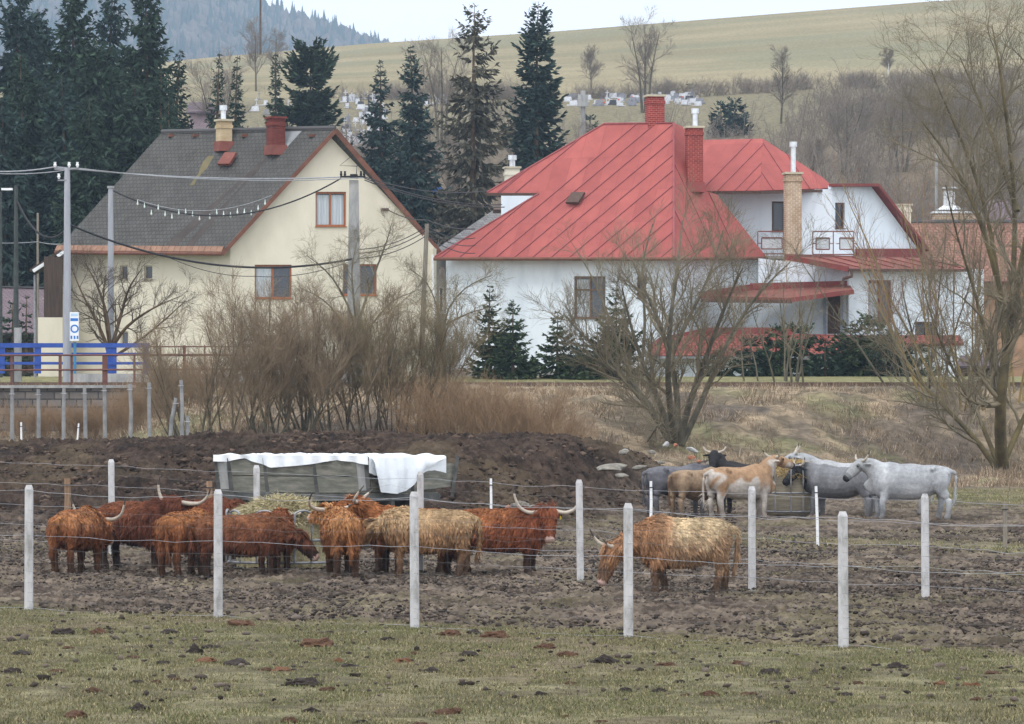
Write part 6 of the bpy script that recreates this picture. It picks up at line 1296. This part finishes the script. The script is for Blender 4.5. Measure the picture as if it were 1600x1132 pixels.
# ------------------------------------------------------------------ railway, station fittings, poles and wires
def railway():
    M['rail'] = mat('rusty_rail', S(84, 66, 58), S(112, 90, 78), 3, .6); M['tie'] = mat('old_sleeper', S(92, 82, 74), S(120, 110, 100), 2, .9)
    t = thing('railway_track', (0, 191, 4.4), 'rusty railway track running along the top of the embankment', 'railway track')
    for dd in (190.3, 191.75):
        m = MB(); 
        for k in range(24): m.beam((-60 + k * 5, dd, 4.52), (-55 + k * 5, dd, 4.52), .07, .15)
        m.build('rail', M['rail'], t)
    m = MB()
    for k in range(200): m.box((-60 + k * .6, 191, 4.42), (.24, 2.5, .1))
    s = m.build('sleepers', M['tie'], t); s['kind'] = 'stuff'
    w = thing('stone_wall', (-22, 185.5, 2.5), 'dark masonry retaining wall holding up the track at the frame edge', 'wall')
    sm = brickmat('masonry', S(104, 100, 98), S(136, 130, 124), S(80, 78, 78), bw=.6, bh=.32, msize=.03, stain=(.6, .6, .62), bump=.03)
    x0, x1 = X(-160, 184), X(206, 184); MB().box(((x0 + x1) / 2, 184.6, 3.0), (x1 - x0, 1.0, 2.6)).build('masonry', sm, w)
    MB().box(((x0 + x1) / 2, 184.55, 4.36), (x1 - x0 + .1, 1.2, .12)).build('coping', M['concrete_old'], w)
    pl = thing('platform_edge', (X(280, 195), 195, 4.5), 'low grey concrete kerb wall under the blue railing', 'platform')
    MB().box((X(330, 195), 195.2, 4.7), (X(560, 195) - X(118, 195), .5, .62)).build('kerb_wall', M['concrete_old'], pl)
railway()
def railings():
    br = mat('brown_railing', S(96, 62, 56), S(118, 80, 72), 3, .7); bl = mat('blue_paint', S(38, 70, 150), S(54, 88, 170), 2, .5)
    t = thing('brown_railing', tuple(P(160, 600, 188)), 'rusty brown pipe railing along the edge of the retaining wall', 'railing')
    for y in (556, 579): MB().tube([P(-120, y, 188), P(470, y - 2, 188)], .045, 6).build('bar', br, t)
    for px, top, w in ((-60, 556, .1), (18, 556, .09), (94, 554, .13), (112, 556, .1), (164, 556, .22), (210, 556, .09), (288, 540, .12), (370, 552, .1)):
        MB().beam(P(px, top, 188.05), P(px, 618, 188.05), w, .08, (0, 1, 0)).build('upright', br, t)
    t = thing('blue_railing', tuple(P(120, 590, 198)), 'bright blue station railing in front of the cream house', 'railing')
    for y, h in ((540, .2), (553.5, .12), (568, .12)): MB().beam(P(-120, y, 198), P(234, y, 198), .05, h).build('bar', bl, t)
    for px, w in ((-70, .2), (3, .25), (59, .3), (174, .46), (228, .24)): MB().beam(P(px, 537, 198.06), P(px, 584, 198.06), w, .08, (0, 1, 0)).build('upright', bl, t)
    t = thing('grey_railing', tuple(P(300, 580, 197)), 'thin faded railing disappearing into the brown thicket', 'railing')
    for y in (542, 556): MB().tube([P(232, y, 197), P(420, y, 197)], .03, 5).build('bar', br, t)
    for px in (250, 320, 390): MB().beam(P(px, 540, 197), P(px, 590, 197), .06, .06, (0, 1, 0)).build('upright', br, t)
railings()
POLE = {}
def pole(name, label, px, y0, y1, d, w0, w1, m, lean=0, cat='utility pole', rect_=False):
    a = P(px, y1, d) - (0, 0, .3); b = P(px + lean, y0, d); t = thing(name, tuple(a), label, cat)
    if rect_: MB().box((a + b) / 2, (w1, w1 * .8, b[2] - a[2]), 0, w0 / w1).build('shaft', m, t)
    else: MB().tube([a, (a + b) / 2, b], [w1 / 2, (w0 + w1) / 4, w0 / 2], 10).build('shaft', m, t)
    POLE[label] = t; return t, b
def ins(t, p, white=True, r=.07):
    MB().tube([p, p + (0, 0, .1), p + (0, 0, .16), p + (0, 0, .24)], [r * .5, r * 1.1, r * .7, r * .9], 8).build('insulator', M['white_plastic'] if white else M['black'], t)
def poles_and_wires():
    con = mat('smooth_concrete', S(142, 146, 156), S(168, 171, 178), 2, .9, .004, 20, stretch=(1, 1, .2)); dk = mat('dark_pole', S(50, 56, 56), S(72, 78, 76), 3, .6)
    t, top = pole('concrete_pole', 'tall pale concrete pole with white insulators in front of the blue railing', 105, 262, 596, 197, .26, .40, con)
    MB().beam(P(85, 264, 197), P(124, 264, 197), .12, .1).build('crossarm', M['steel'], t)
    for px in (86, 108, 121): ins(t, P(px, 262, 196.9))
    ins(t, P(92, 280, 196.9)); MB().beam(P(90, 282, 196.9), P(105, 282, 196.9), .06, .06).build('bracket', M['steel'], t)
    t2, top2 = pole('thin_concrete_pole', 'slender grey pole rising behind the crooked apple tree', 173, 294, 560, 208, .24, .34, con); MB().box(top2 + (0, 0, .04), (.3, .3, .1)).build('cap', M['steel'], t2)
    t3, top3 = pole('lamp_pole', 'dark lamp pole with a white lamp head beside the frame edge', 25, 290, 592, 199, .16, .30, dk, cat='street lamp')
    MB().box(P(28, 590, 198.7) + (0, 0, 1.0), (.3, .3, 2.4)).build('concrete_foot', M['concrete_old'], t3)
    t4, top4 = pole('lamp_pole', 'lamp pole with a bright flat head cut by the frame edge', 1, 300, 592, 205, .12, .2, dk, cat='street lamp')
    MB().tube([top4, P(6, 297, 205), P(17, 294, 205)], .03, 6).build('arm', dk, t4); MB().box(P(11, 296, 205), (.5, .22, .1)).build('lamp_head', M['white_plastic'], t4)
    t5, top5 = pole('thin_pole', 'thin far pale pole between the lamp pole and the concrete pole', 59, 333, 560, 240, .12, .16, M['wood_grey'])
    pole('sign_stake', 'short steel stake beside the thin far pole', 55, 505, 590, 205, .1, .12, M['steel'], cat='stake')
    # main pole
    t6, top6 = pole('double_pole', 'thick tapering concrete utility pole before the cream gable with a wire bracket', 553, 282, 520, 206, .42, .64, M['concrete_old'], rect_=True)
    MB().beam(P(553, 520, 206), P(553, 610, 206), .8, .5, (0, 1, 0)).build('foot', M['concrete_old'], t6)
    MB().box(P(553, 276, 206), (.34, .34, .2)).build('cap', M['black'], t6); MB().beam(P(531, 276.5, 205.7), P(571, 276.5, 205.7), .1, .09).build('crossarm', M['black'], t6)
    for px in (533, 539, 564, 569): ins(t6, P(px, 276, 205.7), False, .06)
    MB().tube([P(557, 272, 206), P(557, 260, 206), P(531, 259, 206), P(552, 242, 206)], .018, 5).build('wire_bracket', M['black'], t6); MB().tube([P(557, 260, 206), P(562, 259, 206)], .018, 5).build('wire_bracket', M['black'], t6)
    t7, top7 = pole('wooden_pole', 'weathered wooden pole leaning beside the corner of the cream gable', 658, 350, 560, 208, .2, .28, M['wood_grey'], lean=9)
    t8, top8 = pole('signpost', 'pale grey post with a small box on the slope above the red roof', 911, 142, 235, 430, .5, .5, M['concrete_old']); MB().box(P(911, 158, 429.6), (1.0, .5, 1.1)).build('box', M['concrete_old'], t8)
    t9, top9 = pole('radio_mast', 'thin mast on the skyline rising beyond the frame top', 407, -40, 82, 562, .22, .3, M['frame_dark'], cat='mast')
    t0, top0 = pole('thin_pole', 'thin grey pole in the scrub near the white vent stack', 1463, 240, 330, 330, .2, .24, M['concrete_old'])
    # wires
    def wire(label, pts, r, sag, m=M['cable'], n=16, grp='overhead wires'):
        o = MB()
        for a, b in zip(pts[:-1], pts[1:]):
            s = np.linspace(0, 1, n)[:, None]; p = np.array(a) * (1 - s) + np.array(b) * s; p[:, 2] -= sag * 4 * s[:, 0] * (1 - s[:, 0]); o.tube(p, r, 5, cap=False)
        return tag(o.build('overhead_wire', m), label, 'wire', grp)
    L0 = P(-90, 258, 197)
    g = M['cable_grey']
    wire('pale wire running from the frame edge over the concrete pole to the double pole', [L0, P(86, 261, 196.9), P(533, 277, 205.7)], .03, .25, g)
    wire('second pale wire just below, running over the grey tiled roof to the utility pole', [P(-90, 260, 197), P(121, 263, 196.9), P(569, 278, 205.7)], .022, .3, g)
    wire('sagging black cable from the slender pole to the double pole', [P(174, 297, 208), P(533, 279, 205.7)], .035, 1.45, n=24)
    wire('thick black cable sweeping down from the dark lamp pole across the cream wall', [P(27, 316, 199), P(110, 352, 197), P(550, 405, 205.7)], .05, 1.0, n=24)
    wire('thin cable below the thick black one on the cream wall', [P(250, 396, 203), P(398, 432, 221), P(560, 404, 205.7)], .018, .3)
    wire('thin wire from the dark lamp pole along the frame edge', [P(-60, 376, 210), P(59, 378, 240), P(110, 380, 240)], .02, .1, g)
    for i, (y0, x1, y1, lab) in enumerate([(277, 765, 298, 'uppermost thin wire from the double pole to the red upper eave'), (279, 784, 320, 'middle thin wire from the double pole to the slate roof'), (282, 788, 324, 'lowest thin wire from the double pole to the roof hatch')]):
        wire(lab, [P(570, y0, 205.7), P(x1, y1, 228)], .026, .35)
    wire('cable from the gable bracket past the wooden pole to the red roof', [P(606, 328, 224), P(667, 344, 208), P(742, 358, 222)], .03, .15)
    for i, (y0, y1, lab) in enumerate([(350, 362, 'upper of three slack lines tied to the wooden pole'), (356, 370, 'middle of three slack lines tied to the wooden pole'), (364, 378, 'lower of three slack lines tied to the wooden pole')]):
        wire(lab, [P(560, y0 + 40, 205.8), P(667, y0 + 4, 208), P(742, y1 + 10 + i * 4, 222)], .022, .25)
    # string of bulbs
    t = thing('light_string', tuple(P(290, 330, 207)), 'string of small clear bulbs dangling under the black cable by the roof', 'light string'); rr = np.random.default_rng(2)
    A_, B_ = P(215, 312, 207.6), P(425, 305, 206.6); s = np.linspace(0, 1, 40)[:, None]; p = A_ * (1 - s) + B_ * s; p[:, 2] -= .62 * 4 * s[:, 0] * (1 - s[:, 0]); MB().tube(p, .012, 4, cap=False).build('cord', M['cable_grey'], t)
    gl = mat('clear_bulb', S(190, 206, 204), S(226, 236, 232), 3, .2)
    for k in range(19):
        q = p[min(39, int(k * 2.1))] - (0, 0, .1 + .45 * rr.random()); MB().tube([q + (0, 0, .2), q + (0, 0, .08), q, q - (0, 0, .05)], [.012, .025, .045, .02], 7).build('bulb', gl, t)
    # station sign
    t = thing('station_sign', tuple(P(115, 590, 196.4)), 'upright blue and white pictogram board on a blue post beside the concrete pole', 'sign'); bl = mat('sign_blue', S(40, 110, 190), S(52, 124, 204), 3, .4)
    MB().beam(P(117, 535, 196.4), P(117, 592, 196.4), .12, .1, (0, 1, 0)).build('post', mat('blue_post', S(60, 120, 160), S(76, 136, 176), 3, .5), t)
    bd = MB().slab([P(109, 533, 196.2), P(123, 533, 196.2), P(123, 488, 196.2), P(109, 488, 196.2)], .06).build('board', M['snow_sheet'], t)
    def disc(cx, cy, r0, r1, a0=0, a1=360):
        V, F = [], []
        for k in range(25):
            a = R(a0 + (a1 - a0) * k / 24)
            for r in (r0, r1): V.append(P(cx + r * math.cos(a), cy - r * math.sin(a), 196.194))
        for k in range(24): F.append((2 * k, 2 * k + 1, 2 * k + 3, 2 * k + 2))
        return MB().add(V, F)
    disc(116.5, 514, 4.2, 8.4 * .78).build('ring_mark', bl, bd)
    MB().slab([P(110, 502, 196.194), P(122, 502, 196.194), P(122, 497.5, 196.194), P(110, 497.5, 196.194)], .004).build('blue_bar', bl, bd)
    for x in (111.5, 116.5, 121): MB().slab([P(x - 1.3, 530, 196.194), P(x + 1.3, 530, 196.194), P(x + 1.3, 525, 196.194), P(x - 1.3, 525, 196.194)], .004).build('blue_mark', bl, bd)
    MB().slab([P(110.5, 494.5, 196.194), P(121.5, 494.5, 196.194), P(121.5, 490, 196.194), P(110.5, 490, 196.194)], .004).build('pale_band', mat('sign_pale', S(170, 200, 226), S(186, 212, 234), 3, .4), bd)
poles_and_wires()
def cemetery():
    r = np.random.default_rng(12); mats = [mat('pale_granite', S(176, 178, 184), S(208, 210, 214), 3, .5), mat('grey_granite', S(110, 112, 120), S(146, 148, 154), 3, .5), mat('dark_granite', S(54, 56, 62), S(78, 80, 86), 3, .4), mat('flower_red', S(190, 70, 60), S(206, 100, 80), 3, .8)]
    def proto(kind, m):
        b = MB()
        if kind == 0: b.box((0, 0, .08), (.9, 1.9, .16)).box((0, .8, .6), (.75, .16, 1.0), 0, .9); nm, lab, = 'gravestone', 'headstone'
        elif kind == 1: b.box((0, 0, .1), (.9, 1.9, .2)).box((0, .8, 1.05), (.16, .14, 1.8)).box((0, .8, 1.45), (.8, .13, .16)); nm, lab = 'grave_cross', 'cross'
        else: b.box((0, 0, .12), (1.7, 1.9, .24)).box((0, .8, .62), (1.5, .18, .9), 0, .85); nm, lab = 'family_gravestone', 'family grave'
        return b, nm
    me = {}
    for k in range(3):
        for i in range(3):
            b, nm = proto(k, i); m = bpy.data.meshes.new(nm); m.from_pydata(b.V, [], b.F); m.materials.append(mats[i]); me[k, i] = (m, nm)
    words = {0: ['pale upright headstone', 'grey upright headstone', 'dark upright headstone'], 1: ['pale stone grave cross', 'grey stone grave cross', 'dark stone grave cross'], 2: ['wide pale family grave', 'wide grey family grave', 'wide dark family grave']}
    spots = [(r.uniform(535, 604), r.uniform(142, 232), 'in the cemetery beside the pointed spruces', 1) for _ in range(105)] + [(r.uniform(655, 700), r.uniform(142, 168), 'in the cemetery behind the ragged spruce', 1) for _ in range(18)] + [(r.uniform(885, 1095), r.uniform(148, 166), 'in the cemetery row above the red roof', 0) for _ in range(100)] + [(r.uniform(395, 470), r.uniform(150, 180), 'in the cemetery glimpsed behind the chimneys', 1) for _ in range(14)]
    ds = np.linspace(380, 500, 240)
    for px, py, where, cr in spots:
        i = int(r.choice(3, p=[.55, .3, .15])); k = int(r.choice(3, p=[.35, .45, .2] if cr else [.5, .08, .42]))
        rows = [HR - (float(terrain(X(px, d), d)) - CH) * K / d for d in ds]; d = float(ds[int(np.argmin(np.abs(np.array(rows) - py)))]) + r.uniform(-.5, .5); m, nm = me[k, i]
        x = X(px, d); o = bpy.data.objects.new(nm, m); COL.objects.link(o); s = r.uniform(.42, .66); o.location = (x, d, gz(x, d) - .05); o.scale = (s, s, s); o.rotation_euler = (0, 0, r.normal(0, .2)); tag(o, words[k][i] + ' ' + where, 'gravestone', 'graves in the hillside cemetery')
    for j in range(9):
        px = r.uniform(890, 1090); x = X(px, 484); o = link('flower_bunch', bpy.data.meshes.new('flower_bunch'), None, mats[3]); b = bmesh.new(); bmesh.ops.create_icosphere(b, subdivisions=2, radius=.11)
        for v in b.verts: v.co *= 1 + .3 * (r.random() - .5)
        b.to_mesh(o.data); b.free(); d = float(484 + r.uniform(-6, 6)); o.location = (x, d, gz(x, d) + .5); tag(o, 'red bunch of grave flowers in the cemetery row above the red roof', 'flowers', 'flower bunches on the graves')
    # bits seen in the scrub between the houses
    p = P(678, 297, 330); t = thing('blue_bundle', (p[0], 330, p[2]), 'blue plastic bundle lying in the scrub between the two houses', 'bundle'); b = rock_mesh(55, .45, .5); o = link('cover', b, None, mat('blue_plastic', S(50, 90, 160), S(70, 110, 180), 4, .5)); o.parent = t; o.scale = (.75, .5, .75)
cemetery()
